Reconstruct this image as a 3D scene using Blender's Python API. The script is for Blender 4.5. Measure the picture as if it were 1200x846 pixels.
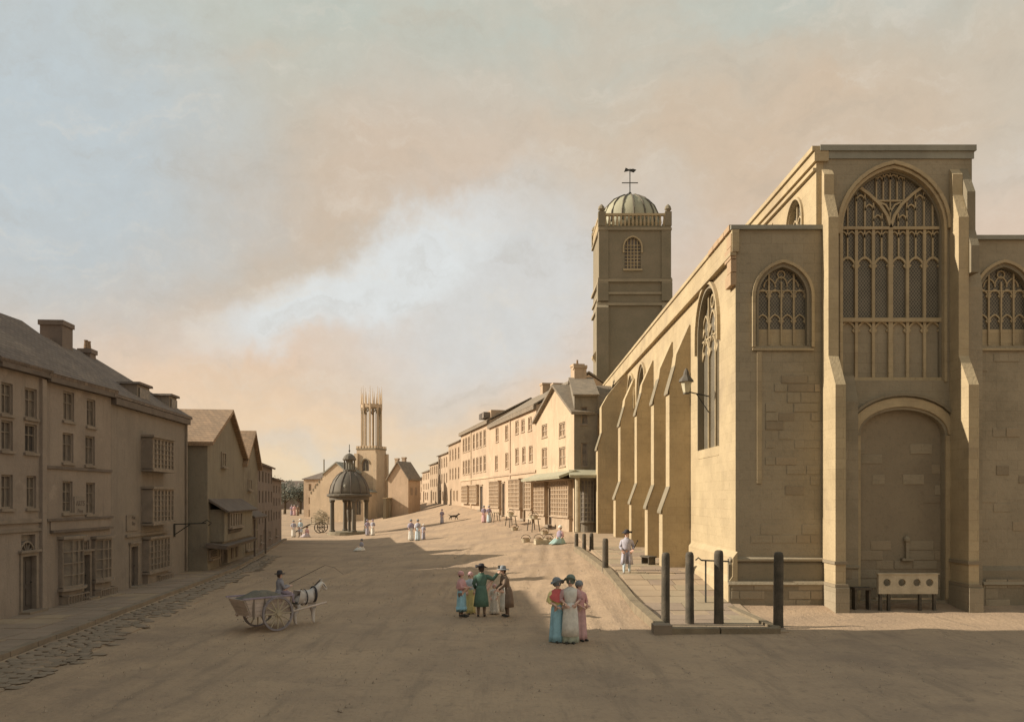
import bpy, bmesh, math, random
from mathutils import Vector, Matrix, noise
from mathutils.geometry import tessellate_polygon
random.seed(7)
S = bpy.context.scene
COL = S.collection
PI = math.pi
for _o in list(bpy.data.objects): bpy.data.objects.remove(_o)

# ------------------------------------------------------------------ camera
cam = bpy.data.objects.new('camera', bpy.data.cameras.new('camera'))
COL.objects.link(cam); S.camera = cam
cam.location = (0, 0, 3.8); cam.rotation_euler = (PI/2, 0, 0)
cam.data.sensor_width = 36; cam.data.lens = 30; cam.data.shift_y = 0.1335
cam.data.clip_end = 6000; cam.data.clip_start = 0.1

# ------------------------------------------------------------------ world
SUN_EL, SUN_AZ = math.radians(28), math.radians(2)       # light travels towards +X and a little towards -Y
def lin(c):
    return tuple((x/255/12.92 if x <= 10 else ((x/255+0.055)/1.055)**2.4) for x in c)
W = bpy.data.worlds.new('World'); S.world = W; W.use_nodes = True
nt = W.node_tree; nt.nodes.clear()
def N(t, **k):
    n = nt.nodes.new(t)
    for a, b in k.items(): setattr(n, a, b)
    return n
def Lk(a, b): nt.links.new(a, b)
out = N('ShaderNodeOutputWorld'); mixs = N('ShaderNodeMixShader')
sky = N('ShaderNodeTexSky', sky_type='NISHITA', sun_disc=False)
sky.sun_elevation = SUN_EL; sky.sun_rotation = -PI/2 + SUN_AZ
sky.air_density = 1.2; sky.dust_density = 3.0
bg1 = N('ShaderNodeBackground'); bg1.inputs[1].default_value = 0.06; Lk(sky.outputs[0], bg1.inputs[0])
bg2 = N('ShaderNodeBackground'); bg2.inputs[1].default_value = .80
tc = N('ShaderNodeTexCoord'); sep = N('ShaderNodeSeparateXYZ'); Lk(tc.outputs['Generated'], sep.inputs[0])
ramp = N('ShaderNodeValToRGB'); Lk(sep.outputs['Z'], ramp.inputs[0])
def setramp(r, stops):
    e = r.color_ramp.elements
    while len(e) > 1: e.remove(e[-1])
    e[0].position = stops[0][0]; e[0].color = (*lin(stops[0][1]), 1)
    for p, c in stops[1:]:
        k = e.new(p); k.color = (*lin(c), 1)
setramp(ramp, [(0.0, (240, 220, 184)), (0.07, (238, 210, 176)), (0.16, (230, 201, 174)), (0.27, (219, 198, 177)),
               (0.36, (204, 196, 180)), (0.44, (197, 196, 183)), (0.52, (190, 198, 188)), (0.8, (180, 190, 188)), (1.0, (176, 187, 188))])
def noise_n(scale, detail=5, rough=.55, vec=None, dist=0.0):
    n = N('ShaderNodeTexNoise'); n.inputs['Scale'].default_value = scale; n.inputs['Detail'].default_value = detail
    n.inputs['Roughness'].default_value = rough; n.inputs['Distortion'].default_value = dist
    Lk(vec if vec else tc.outputs['Generated'], n.inputs['Vector']); return n
# clouds: soft banks slanting up to the right, all laid out by direction
wob = noise_n(3.2, 9, .62)
wv = N('ShaderNodeVectorMath', operation='SUBTRACT'); Lk(wob.outputs['Color'], wv.inputs[0]); wv.inputs[1].default_value = (.5, .5, .5)
wm = N('ShaderNodeVectorMath', operation='SCALE'); Lk(wv.outputs[0], wm.inputs[0]); wm.inputs['Scale'].default_value = 0.26
wa = N('ShaderNodeVectorMath', operation='ADD'); Lk(tc.outputs['Generated'], wa.inputs[0]); Lk(wm.outputs[0], wa.inputs[1])
mp = N('ShaderNodeMapping'); Lk(wa.outputs[0], mp.inputs[0]); mp.inputs['Rotation'].default_value = (0, math.radians(22), 0)
mp.inputs['Scale'].default_value = (1.6, 1.6, 5.2)
bank = noise_n(1.9, 6, .5, mp.outputs[0])
def maprange(src, a, b, c=0.0, d=1.0, smooth=True):
    m = N('ShaderNodeMapRange'); m.interpolation_type = 'SMOOTHSTEP' if smooth else 'LINEAR'
    Lk(src, m.inputs['Value']); m.inputs['From Min'].default_value = a; m.inputs['From Max'].default_value = b
    m.inputs['To Min'].default_value = c; m.inputs['To Max'].default_value = d; return m.outputs[0]
def mixc(fac, a, col, blend='MIX'):
    m = N('ShaderNodeMix', data_type='RGBA', blend_type=blend)
    if isinstance(fac, (int, float)): m.inputs['Factor'].default_value = fac
    else: Lk(fac, m.inputs['Factor'])
    Lk(a, m.inputs['A'])
    if isinstance(col, tuple): m.inputs['B'].default_value = (*lin(col), 1)
    else: Lk(col, m.inputs['B'])
    return m.outputs['Result']
def blob(center, radii, rot, lo=0.0, hi=0.75):
    """soft elongated cloud bank around a direction"""
    m = N('ShaderNodeMapping', vector_type='TEXTURE'); Lk(wa.outputs[0], m.inputs[0])
    m.inputs['Location'].default_value = center; m.inputs['Rotation'].default_value = (0, math.radians(rot), 0)
    m.inputs['Scale'].default_value = radii
    g = N('ShaderNodeTexGradient', gradient_type='SPHERICAL'); Lk(m.outputs[0], g.inputs[0])
    return maprange(g.outputs['Fac'], lo, hi)
def dr(px, py):
    v = Vector(((px-600)/1000, 1, (583-py)/1000)).normalized(); return tuple(v)
c = ramp.outputs[0]
c = mixc(maprange(bank.outputs['Fac'], .5, .72, 0, .5), c, (212, 192, 168))
c = mixc(maprange(bank.outputs['Fac'], .5, .28, 0, .45), c, (208, 210, 206))
def mul(a, f):
    m = N('ShaderNodeMath', operation='MULTIPLY'); Lk(a, m.inputs[0]); m.inputs[1].default_value = f; return m.outputs[0]
c = mixc(mul(blob(dr(230, 290), (.36, .3, .15), -14), .45), c, (190, 172, 146))
c = mixc(mul(blob(dr(940, 150), (.32, .3, .13), -14), .45), c, (217, 184, 150))
c = mixc(mul(blob(dr(500, 195), (.26, .3, .10), -10), .42), c, (220, 192, 168))
c = mixc(mul(blob(dr(585, 345), (.26, .3, .15), -20), .8), c, (212, 216, 216))
c = mixc(mul(blob(dr(430, 330), (.26, .3, .055), -27), .95), c, (224, 227, 226))
c = mixc(mul(blob(dr(40, 170), (.3, .3, .26), 40), .85), c, (190, 202, 208))
wisp = noise_n(6.5, 9, .68, mp.outputs[0])
c = mixc(maprange(wisp.outputs['Fac'], .5, .75, 0, .35), c, (228, 218, 202))
c = mixc(maprange(wisp.outputs['Fac'], .5, .27, 0, .22), c, (176, 166, 150))
fine = noise_n(38, 4, .7)
c = mixc(maprange(fine.outputs['Fac'], .3, .7, 0, .07), c, (150, 130, 105))
Lk(c, bg2.inputs[0])
mixs.inputs[0].default_value = 0.93
Lk(bg1.outputs[0], mixs.inputs[1]); Lk(bg2.outputs[0], mixs.inputs[2]); Lk(mixs.outputs[0], out.inputs[0])

# ------------------------------------------------------------------ sun, exposure
sd = bpy.data.lights.new('sun', 'SUN'); sd.energy = 5.0; sd.angle = math.radians(0.6); sd.color = (1, .88, .71)
sun = bpy.data.objects.new('sun', sd); COL.objects.link(sun)
sun.rotation_euler = Vector((math.cos(SUN_EL)*math.cos(SUN_AZ), -math.cos(SUN_EL)*math.sin(SUN_AZ), -math.sin(SUN_EL))).to_track_quat('-Z', 'Y').to_euler()
S.view_settings.view_transform = 'Standard'; S.view_settings.look = 'None'
S.view_settings.exposure = 0.4; S.view_settings.gamma = 1; S.view_settings.use_curve_mapping = False

# ------------------------------------------------------------------ materials
MATS = {}
def mat(name, base, alt=None, scale=1.5, rough=.9, bump=.25, fine=14, stain=None, pattern=None, metal=0, tr=0):
    if name in MATS: return MATS[name]
    m = bpy.data.materials.new(name); m.use_nodes = True; t = m.node_tree
    b = t.nodes['Principled BSDF']; b.inputs['Roughness'].default_value = rough; b.inputs['Metallic'].default_value = metal
    b.inputs['Specular IOR Level'].default_value = .25
    geo = t.nodes.new('ShaderNodeNewGeometry')
    def nz(s, d=5, r=.6):
        n = t.nodes.new('ShaderNodeTexNoise'); n.inputs['Scale'].default_value = s; n.inputs['Detail'].default_value = d
        n.inputs['Roughness'].default_value = r; t.links.new(geo.outputs['Position'], n.inputs['Vector']); return n.outputs['Fac']
    def mx(f, a, bcol, lo=.35, hi=.65, amt=1):
        mr = t.nodes.new('ShaderNodeMapRange'); mr.interpolation_type = 'SMOOTHSTEP'; t.links.new(f, mr.inputs[0])
        mr.inputs[1].default_value = lo; mr.inputs[2].default_value = hi; mr.inputs[4].default_value = amt
        k = t.nodes.new('ShaderNodeMix'); k.data_type = 'RGBA'; t.links.new(mr.outputs[0], k.inputs['Factor'])
        if isinstance(a, tuple): k.inputs['A'].default_value = (*a, 1)
        else: t.links.new(a, k.inputs['A'])
        k.inputs['B'].default_value = (*bcol, 1); return k.outputs['Result']
    alt = alt or tuple(x*.78 for x in base)
    col = mx(nz(scale), base, alt)
    col = mx(nz(fine, 3), col, tuple(x*.6 for x in base), .5, .8, .4)
    if stain: col = mx(nz(scale*.45, 7, .7), col, stain, .5, .66, .75)
    h = nz(fine*1.6, 4)
    if pattern == 'lattice':
        # leaded diamond lattice, print on glass
        mp_ = t.nodes.new('ShaderNodeTexCoord'); sp = t.nodes.new('ShaderNodeSeparateXYZ'); t.links.new(mp_.outputs['Object'], sp.inputs[0])
        def ml(op, a, bb):
            q = t.nodes.new('ShaderNodeMath'); q.operation = op
            for i, v in enumerate((a, bb)):
                if v is None: continue
                if isinstance(v, (int, float)): q.inputs[i].default_value = v
                else: t.links.new(v, q.inputs[i])
            return q.outputs[0]
        hxy = ml('ADD', sp.outputs['X'], sp.outputs['Y'])
        a1 = ml('FRACT', ml('MULTIPLY', ml('ADD', ml('MULTIPLY', hxy, 1.35), sp.outputs['Z']), 7.0), None)
        a2 = ml('FRACT', ml('MULTIPLY', ml('SUBTRACT', ml('MULTIPLY', hxy, 1.35), sp.outputs['Z']), 7.0), None)
        f = ml('MAXIMUM', ml('LESS_THAN', a1, .2), ml('LESS_THAN', a2, .2))
        k = t.nodes.new('ShaderNodeMix'); k.data_type = 'RGBA'; t.links.new(ml('MULTIPLY', f, .55), k.inputs['Factor'])
        t.links.new(col, k.inputs['A']); k.inputs['B'].default_value = (.36, .32, .22, 1); col = k.outputs['Result']
    if pattern == 'ashlar':
        sp = t.nodes.new('ShaderNodeSeparateXYZ'); t.links.new(geo.outputs['Position'], sp.inputs[0])
        ad = t.nodes.new('ShaderNodeMath'); ad.operation = 'ADD'; t.links.new(sp.outputs['X'], ad.inputs[0]); t.links.new(sp.outputs['Y'], ad.inputs[1])
        cb_ = t.nodes.new('ShaderNodeCombineXYZ'); t.links.new(ad.outputs[0], cb_.inputs[0]); t.links.new(sp.outputs['Z'], cb_.inputs[1])
        br = t.nodes.new('ShaderNodeTexBrick'); t.links.new(cb_.outputs[0], br.inputs['Vector']); br.inputs['Scale'].default_value = 1
        br.inputs['Brick Width'].default_value = .74; br.inputs['Row Height'].default_value = .34; br.inputs['Mortar Size'].default_value = .012; br.inputs['Mortar Smooth'].default_value = .6
        br.inputs['Color1'].default_value = (1, 1, 1, 1); br.inputs['Color2'].default_value = (.86, .86, .85, 1); br.inputs['Mortar'].default_value = (.72, .7, .68, 1)
        k = t.nodes.new('ShaderNodeMix'); k.data_type = 'RGBA'; k.blend_type = 'MULTIPLY'
        fd = t.nodes.new('ShaderNodeMapRange'); t.links.new(nz(.5, 4), fd.inputs[0]); fd.inputs[1].default_value = .38; fd.inputs[2].default_value = .62; fd.inputs[3].default_value = .15; fd.inputs[4].default_value = .85
        t.links.new(fd.outputs[0], k.inputs['Factor']); t.links.new(col, k.inputs['A']); t.links.new(br.outputs['Color'], k.inputs['B']); col = k.outputs['Result']
    if pattern in ('streak', 'tile'):
        mp_ = t.nodes.new('ShaderNodeMapping'); t.links.new(geo.outputs['Position'], mp_.inputs[0]); mp_.inputs['Scale'].default_value = (2.4, 2.4, .3)
        n = t.nodes.new('ShaderNodeTexNoise'); n.inputs['Scale'].default_value = 1; n.inputs['Detail'].default_value = 6; n.inputs['Roughness'].default_value = .7; t.links.new(mp_.outputs[0], n.inputs['Vector'])
        col = mx(n.outputs['Fac'], col, tuple(x*.72 for x in base), .5, .68, .7)
        col = mx(nz(1.1, 7, .7), col, tuple(min(1, x*1.22) for x in base), .56, .7, .6)
    if pattern == 'tile':
        sp = t.nodes.new('ShaderNodeSeparateXYZ'); t.links.new(geo.outputs['Position'], sp.inputs[0])
        ad = t.nodes.new('ShaderNodeMath'); ad.operation = 'ADD'; t.links.new(sp.outputs['X'], ad.inputs[0]); t.links.new(sp.outputs['Y'], ad.inputs[1])
        cb_ = t.nodes.new('ShaderNodeCombineXYZ'); t.links.new(ad.outputs[0], cb_.inputs[0]); t.links.new(sp.outputs['Z'], cb_.inputs[1])
        br = t.nodes.new('ShaderNodeTexBrick'); t.links.new(cb_.outputs[0], br.inputs['Vector']); br.inputs['Scale'].default_value = 1
        br.inputs['Brick Width'].default_value = .26; br.inputs['Row Height'].default_value = .13; br.inputs['Mortar Size'].default_value = .012
        br.inputs['Color1'].default_value = (1.1, 1.08, 1.05, 1); br.inputs['Color2'].default_value = (.78, .8, .82, 1); br.inputs['Mortar'].default_value = (.5, .5, .5, 1)
        k = t.nodes.new('ShaderNodeMix'); k.data_type = 'RGBA'; k.blend_type = 'MULTIPLY'; k.inputs['Factor'].default_value = .8; t.links.new(col, k.inputs['A']); t.links.new(br.outputs['Color'], k.inputs['B']); col = k.outputs['Result']
    if pattern == 'road':
        mp_ = t.nodes.new('ShaderNodeMapping'); t.links.new(geo.outputs['Position'], mp_.inputs[0]); mp_.inputs['Scale'].default_value = (2.2, .25, 1); mp_.inputs['Rotation'].default_value = (0, 0, .14)
        n = t.nodes.new('ShaderNodeTexNoise'); n.inputs['Scale'].default_value = .9; n.inputs['Detail'].default_value = 6; n.inputs['Roughness'].default_value = .7; t.links.new(mp_.outputs[0], n.inputs['Vector'])
        col = mx(n.outputs['Fac'], col, (.25, .185, .13), .5, .68, .6)
        col = mx(nz(2.4, 6, .75), col, (.22, .165, .12), .54, .68, .6)
        col = mx(nz(9, 3, .7), col, (.45, .34, .24), .6, .74, .5)
        ah = t.nodes.new('ShaderNodeMath'); ah.operation = 'ADD'; t.links.new(h, ah.inputs[0]); t.links.new(n.outputs['Fac'], ah.inputs[1]); h = ah.outputs[0]
    t.links.new(col, b.inputs['Base Color'])
    if bump:
        bp = t.nodes.new('ShaderNodeBump'); bp.inputs['Strength'].default_value = bump; bp.inputs['Distance'].default_value = .04
        t.links.new(h, bp.inputs['Height']); t.links.new(bp.outputs[0], b.inputs['Normal'])
    MATS[name] = m; return m

M_ground = mat('earth_road', (.41, .295, .195), (.345, .25, .17), .35, .95, .8, 5, stain=(.265, .195, .14), pattern='road')
M_pave = mat('pavement_slab', (.32, .245, .185), (.27, .21, .16), .8, .9, .4, 9, stain=(.24, .19, .145))
M_pave2 = mat('pavement_slab_pale', (.38, .29, .2), (.32, .245, .17), .8, .9, .4, 9)
M_cob = mat('gutter_cobble', (.29, .225, .165), (.235, .185, .135), 1.2, .85, .5, 9)
M_kerb = mat('kerb_stone', (.27, .215, .16), (.22, .175, .13), 1, .9, .4, 8)
M_st = mat('church_limestone', (.35, .295, .21), (.31, .262, .188), .45, .92, .45, 7, stain=(.24, .205, .145), pattern='ashlar')
M_st2 = mat('church_limestone_pale', (.47, .375, .235), (.41, .325, .205), .7, .92, .4, 8, stain=(.36, .285, .19), pattern='ashlar')
M_st3 = mat('church_limestone_warm', (.34, .275, .19), (.30, .245, .17), .7, .92, .4, 8)
M_std = mat('church_limestone_weathered', (.25, .21, .15), (.215, .185, .13), .7, .92, .4, 8)
M_stb = mat('church_limestone_darker', (.285, .235, .165), (.25, .205, .145), .6, .92, .4, 8)
M_rust = mat('church_orange_coping', (.42, .3, .19), (.38, .27, .175), .9, .92, .3, 8)
M_lead = mat('lead_roof', (.30, .29, .24), (.25, .24, .2), .8, .7, .2, 9)
M_leadd = mat('dark_lead_dome', (.15, .13, .10), (.12, .105, .085), .8, .7, .3, 9)
M_glass = mat('leaded_glass', (.07, .062, .052), (.11, .095, .078), 1.3, .35, .1, 12, pattern='lattice')
M_pane = mat('window_pane', (.12, .105, .095), (.20, .17, .14), 2.5, .3, .05, 10)
M_panel = mat('warm_window_pane', (.30, .22, .15), (.40, .29, .19), 2.5, .35, .05, 10)
M_paneg = mat('far_window_pane', (.25, .19, .14), (.32, .24, .17), 2.5, .4, .05, 10)
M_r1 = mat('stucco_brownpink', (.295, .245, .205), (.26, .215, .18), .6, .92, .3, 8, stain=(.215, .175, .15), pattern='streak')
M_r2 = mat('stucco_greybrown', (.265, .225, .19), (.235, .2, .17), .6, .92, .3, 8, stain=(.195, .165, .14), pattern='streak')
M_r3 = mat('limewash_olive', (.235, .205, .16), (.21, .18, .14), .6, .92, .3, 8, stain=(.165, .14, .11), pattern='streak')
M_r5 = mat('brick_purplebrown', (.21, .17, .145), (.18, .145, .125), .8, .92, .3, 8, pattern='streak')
M_tile = mat('roof_tile_brown', (.215, .17, .14), (.175, .14, .12), 1.1, .92, .6, 10, stain=(.26, .21, .17), pattern='tile')
M_tileo = mat('roof_tile_orange', (.36, .245, .16), (.3, .21, .14), 1.1, .92, .5, 10, pattern='tile')
M_tileg = mat('roof_tile_grey', (.27, .22, .165), (.23, .19, .145), 1.1, .92, .5, 10, pattern='tile')
M_frame = mat('window_frame', (.26, .215, .175), None, 2, .7, .1)
M_framel = mat('window_frame_pale', (.42, .32, .225), None, 2, .7, .1)
M_door = mat('dark_door', (.10, .085, .075), None, 2, .6, .1)
M_trim = mat('dark_timber_trim', (.16, .13, .11), None, 2, .8, .2)
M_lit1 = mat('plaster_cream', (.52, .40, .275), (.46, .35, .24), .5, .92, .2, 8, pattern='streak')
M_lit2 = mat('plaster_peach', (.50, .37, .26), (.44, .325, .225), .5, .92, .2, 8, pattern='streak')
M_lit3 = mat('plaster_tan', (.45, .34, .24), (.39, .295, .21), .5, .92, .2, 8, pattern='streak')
M_brk = mat('far_terrace_brick', (.40, .295, .205), (.34, .255, .175), .5, .92, .2, 8)
M_green = mat('green_canopy_lead', (.38, .36, .26), (.33, .315, .23), 1, .7, .2, 8)
M_wood = mat('post_timber', (.075, .065, .05), (.12, .1, .075), 3, .85, .6, 20)
M_woodp = mat('pale_timber', (.50, .43, .31), (.41, .35, .25), 3, .85, .4, 20)
M_beam = mat('kerb_timber', (.26, .21, .14), (.2, .16, .11), 2, .9, .5, 12)
M_iron = mat('black_iron', (.05, .05, .045), None, 4, .5, .1)
M_skin = mat('skin', (.74, .50, .40), (.68, .45, .35), 8, .6, .0)
M_hair = mat('dark_hair', (.09, .06, .045), None, 20, .8, .3, 60)
def cloth(n, c): return mat('cloth_'+n, c, tuple(x*.82 for x in c), 7, .9, .35, 40)

# ------------------------------------------------------------------ mesh builder
class MB:
    def __init__(s): s.v = []; s.f = []
    def add(s, vs, fs):
        o = len(s.v); s.v += [tuple(p) for p in vs]; s.f += [tuple(i+o for i in f) for f in fs]; return s
    def box(s, x0, x1, y0, y1, z0, z1):
        return s.add([(x0,y0,z0),(x1,y0,z0),(x1,y1,z0),(x0,y1,z0),(x0,y0,z1),(x1,y0,z1),(x1,y1,z1),(x0,y1,z1)],
                     [(0,3,2,1),(4,5,6,7),(0,1,5,4),(1,2,6,5),(2,3,7,6),(3,0,4,7)])
    def plate(s, outer, holes, y0, y1):
        """a slab in the local x-z plane with holes right through it"""
        loops = [outer]+list(holes)
        tr = tessellate_polygon([[Vector((x, z, 0)) for x, z in l] for l in loops])
        pts = [p for l in loops for p in l]; n = len(pts)
        vs = [(x, y0, z) for x, z in pts]+[(x, y1, z) for x, z in pts]
        fs = [tuple(t) for t in tr]+[tuple(i+n for i in reversed(t)) for t in tr]
        o = 0
        for l in loops:
            k = len(l)
            for i in range(k):
                a, b = o+i, o+(i+1) % k; fs.append((a, b, b+n, a+n))
            o += k
        return s.add(vs, fs)
    def bar2(s, path, w, y0, y1, closed=False):
        P = [Vector(p) for p in path]; n = len(P); Lf, Rt = [], []
        for i in range(n):
            if closed: a, b = P[i-1], P[(i+1) % n]
            else: a, b = P[max(i-1, 0)], P[min(i+1, n-1)]
            d1 = (P[i]-a) if (P[i]-a).length > 1e-6 else (b-P[i]); d2 = (b-P[i]) if (b-P[i]).length > 1e-6 else d1
            d1 = d1.normalized(); d2 = d2.normalized(); t = (d1+d2)
            t = t.normalized() if t.length > 1e-4 else d1
            nn = Vector((-t.y, t.x)); sc = 1/max(.5, nn.dot(Vector((-d1.y, d1.x))))
            Lf.append(P[i]+nn*w/2*sc); Rt.append(P[i]-nn*w/2*sc)
        vs = [];
        for i in range(n): vs += [(Lf[i].x,y0,Lf[i].y),(Rt[i].x,y0,Rt[i].y),(Rt[i].x,y1,Rt[i].y),(Lf[i].x,y1,Lf[i].y)]
        fs = []
        for i in range(n if closed else n-1):
            a = 4*i; b = 4*((i+1) % n)
            for j in range(4): fs.append((a+j, a+(j+1) % 4, b+(j+1) % 4, b+j))
        if not closed: fs += [(0,1,2,3), (4*n-1,4*n-2,4*n-3,4*n-4)]
        return s.add(vs, fs)
    def prof_x(s, poly, x0, x1):
        """profile in y-z pushed along x"""
        n = len(poly)
        return s.add([(x0, y, z) for y, z in poly]+[(x1, y, z) for y, z in poly],
                     [tuple(range(n)), tuple(range(2*n-1, n-1, -1))]+[(i, (i+1) % n, (i+1) % n+n, i+n) for i in range(n)])
    def prof_y(s, poly, y0, y1): return s.plate(poly, [], y0, y1)
    def tube(s, path, rad, n=8):
        P = [Vector(p) for p in path]; rings = []
        for i, p in enumerate(P):
            t = (P[min(i+1, len(P)-1)]-P[max(i-1, 0)]).normalized()
            u = t.cross(Vector((0, 0, 1)) if abs(t.z) < .9 else Vector((1, 0, 0))).normalized(); w = t.cross(u)
            r = rad[i] if isinstance(rad, (list, tuple)) else rad
            rings.append([p+(u*math.cos(2*PI*k/n)+w*math.sin(2*PI*k/n))*r for k in range(n)])
        return s.loft(rings)
    def loft(s, rings, caps=True, closed=True):
        n = len(rings[0]); vs = [v for r in rings for v in r]; fs = []
        for i in range(len(rings)-1):
            for k in range(n if closed else n-1):
                a = i*n+k; b = i*n+(k+1) % n; fs.append((a, b, b+n, a+n))
        if caps and closed: fs += [tuple(range(n)), tuple(range(len(vs)-1, len(vs)-n-1, -1))]
        return s.add(vs, fs)
    def lathe(s, prof, n=16, c=(0, 0), sx=1, sy=1, a0=0):
        return s.loft([[(c[0]+r*sx*math.cos(a0+2*PI*k/n), c[1]+r*sy*math.sin(a0+2*PI*k/n), z) for k in range(n)] for r, z in prof])
    def ball(s, c, r, n=8, m=5):
        rx, ry, rz = r if isinstance(r, tuple) else (r, r, r)
        return s.loft([[(c[0]+rx*math.sin(PI*j/m)*math.cos(2*PI*k/n) if 0 < j < m else c[0]+rx*.02*math.cos(2*PI*k/n),
                         c[1]+(ry*math.sin(PI*j/m) if 0 < j < m else ry*.02)*math.sin(2*PI*k/n), c[2]-rz*math.cos(PI*j/m)) for k in range(n)] for j in range(m+1)])
    def xf(s, M):
        s.v = [tuple(M @ Vector(p)) for p in s.v]; return s
    def warp(s, fn):
        s.v = [fn(p) for p in s.v]; return s
    def build(s, name, m, parent=None, off=(0, 0, 0), smooth=False, loc=None, **tags):
        me = bpy.data.meshes.new(name)
        o0 = Vector(off)
        me.from_pydata([Vector(p)+o0 for p in s.v], [], s.f)
        bm = bmesh.new(); bm.from_mesh(me); bmesh.ops.recalc_face_normals(bm, faces=bm.faces); bm.to_mesh(me); bm.free()
        if smooth: me.shade_smooth()
        me.materials.append(m)
        o = bpy.data.objects.new(name, me); COL.objects.link(o)
        if parent: o.parent = parent
        if loc: o.location = loc
        for k, v in tags.items(): o[k] = v
        return o
def thing(name, label, cat, loc=(0, 0, 0), rot=0, group=None, scale=1):
    o = bpy.data.objects.new(name, None); COL.objects.link(o); o.location = loc; o.rotation_euler = (0, 0, rot)
    o.scale = (scale,)*3; o['label'] = label; o['category'] = cat; o.empty_display_size = .2
    if group: o['group'] = group
    return o
def inst(src, name, parent, loc=(0, 0, 0), rot=(0, 0, 0), scale=(1, 1, 1), m=None):
    o = bpy.data.objects.new(name, src.data); COL.objects.link(o); o.parent = parent
    o.location = loc; o.rotation_euler = rot; o.scale = scale
    if m:
        o.material_slots[0].link = 'OBJECT'; o.material_slots[0].material = m
    return o
def rect(x0, z0, x1, z1): return [(x0, z0), (x1, z0), (x1, z1), (x0, z1)]
def arch_pts(cx, a, zs, h, n=10):
    """pointed arch outline from left springing over the apex to the right springing"""
    Rr = (a*a+h*h)/(2*a)
    pl = []
    th1 = math.atan2(h, Rr-a)
    for i in range(n+1):
        th = th1*i/n; pl.append((cx-a+Rr-Rr*math.cos(th), zs+Rr*math.sin(th)))
    return pl+[(2*cx-x, z) for x, z in reversed(pl[:-1])]
def arch_z(x, cx, a, zs, h):
    Rr = (a*a+h*h)/(2*a); d = abs(x-cx)
    q = Rr*Rr-(Rr-a+d)**2
    return zs+math.sqrt(max(q, 0)) if d <= a else zs

# ------------------------------------------------------------------ terrain
def xrow(y): return min(4.5, 4.5-.213*(y-58))
KN = [(-1e9, 0), (28, 0), (34, .62), (50, 1.15), (58, 1.4), (82, 2.0), (110, 2.8), (166, 3.1), (1e9, 3.1)]
def gz(x, y):
    for (a, b), (c_, d) in zip(KN, KN[1:]):
        if y <= c_: r = b+(d-b)*(y-a)/(c_-a); break
    t = max(0, min(1, 1-(xrow(y)-x)/16)); z = r*t**1.5
    if y > 95 and x < -22:
        z += .9*min(1, (y-95)/45)*min(1, (-22-x)/10)
    return z
def axis(segs):
    o = []
    for a, b, st in segs:
        n = max(1, int(round((b-a)/st))); o += [a+(b-a)*i/n for i in range(n)]
    return o+[segs[-1][1]]
gx = axis([(-1500, -300, 300), (-300, -60, 30), (-60, -24, 2), (-24, -13, .6), (-13, 8.6, .15), (8.6, 22, .45), (22, 60, 4), (60, 300, 30), (300, 1500, 300)])
gy = axis([(-300, -20, 40), (-20, 14, 2), (14, 34, .22), (34, 60, .5), (60, 170, 2), (170, 400, 20), (400, 3000, 300)])
RUTS = [(-8.9, .02, 1), (-7.7, .02, 1), (-5.0, .05, 1.5), (-3.8, .05, 1.5), (-2.2, .09, .8), (-.9, .09, .8), (1.6, .03, 1.2), (2.8, .03, 1.2), (-10.4, -.04, .7)]
gm = MB()
for y in gy:
    for x in gx:
        z = gz(x, y)
        if -14 < x < 22 and 10 < y < 90:
            k = .035 if y < 40 else .02
            z += k*(noise.fractal(Vector((x*.5, y*.5, 0)), 1, 2, 4))
            if x < 4.0 and y < 60:
                for q, (x0r, sl, wv_) in enumerate(RUTS):
                    dd_ = abs(x-(x0r+sl*(y-20)+.5*math.sin(y*.09*wv_+q)))
                    if dd_ < .3: z -= .035*(1-dd_/.3)*(.6+.6*noise.noise(Vector((q, y*.4, 7))))
                    elif dd_ < .5: z += .014
            if x > 8.6 and 24 < y < 28.2: z += .10*max(0, noise.noise(Vector((x*.8, y*1.3, 3))))
        gm.v.append((x, y, z))
nx_ = len(gx)
for j in range(len(gy)-1):
    for i in range(nx_-1):
        a = j*nx_+i; gm.f.append((a, a+1, a+1+nx_, a+nx_))
gm.build('ground', M_ground, smooth=True, kind='structure')

# left pavement, kerb and gutter
KL = [(-11.0, 10), (-12, 20.9), (-13.5, 35.5), (-14.5, 44.7), (-16.6, 57), (-20.3, 76.5)]
FL = [(-15.9, 10), (-15.9, 28), (-15.9, 33), (-16.5, 42.5), (-17.2, 53), (-17.6, 57), (-21.6, 77)]
def lerp_y(T, y):
    for (a, b), (c_, d) in zip(T, T[1:]):
        if y <= d: return a+(c_-a)*(y-b)/(d-b)
    return T[-1][0]
ys = [10+i*1.0 for i in range(67)]
slab = MB()
slab.loft([[(lerp_y(FL, y), y, -.1), (lerp_y(FL, y), y, .10), (lerp_y(KL, y)-.25, y, .10), (lerp_y(KL, y)-.25, y, -.1)] for y in ys])
pav = slab.build('pavement', M_pave, kind='structure')
fs = MB().box(-.5, .5, -.5, .5, 0, .03).build('flagstone', M_pave, pav, loc=(-13.5, 18, .1))
first = True; y = 17.5
rr = random.Random(3)
while y < 50:
    d = .75+.35*rr.random(); x = lerp_y(FL, y)+.1; xe = lerp_y(KL, y)-.3
    while x < xe-.25:
        w = min(.8+.7*rr.random(), xe-x)
        if xe-x-w < .35: w = xe-x
        lo = (x+w/2, y+d/2, .1-.012*rr.random()); sc = (w-.035, d-.035, 1)
        m = rr.choice([M_pave, M_pave, M_pave2])
        if x+w > -16.2+.4*(y > 42):
            if first: fs.location = lo; fs.scale = sc; first = False
            else: inst(fs, 'flagstone', pav, lo, (0, 0, rr.uniform(-.01, .01)), sc, m)
        x += w
    y += d
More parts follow.
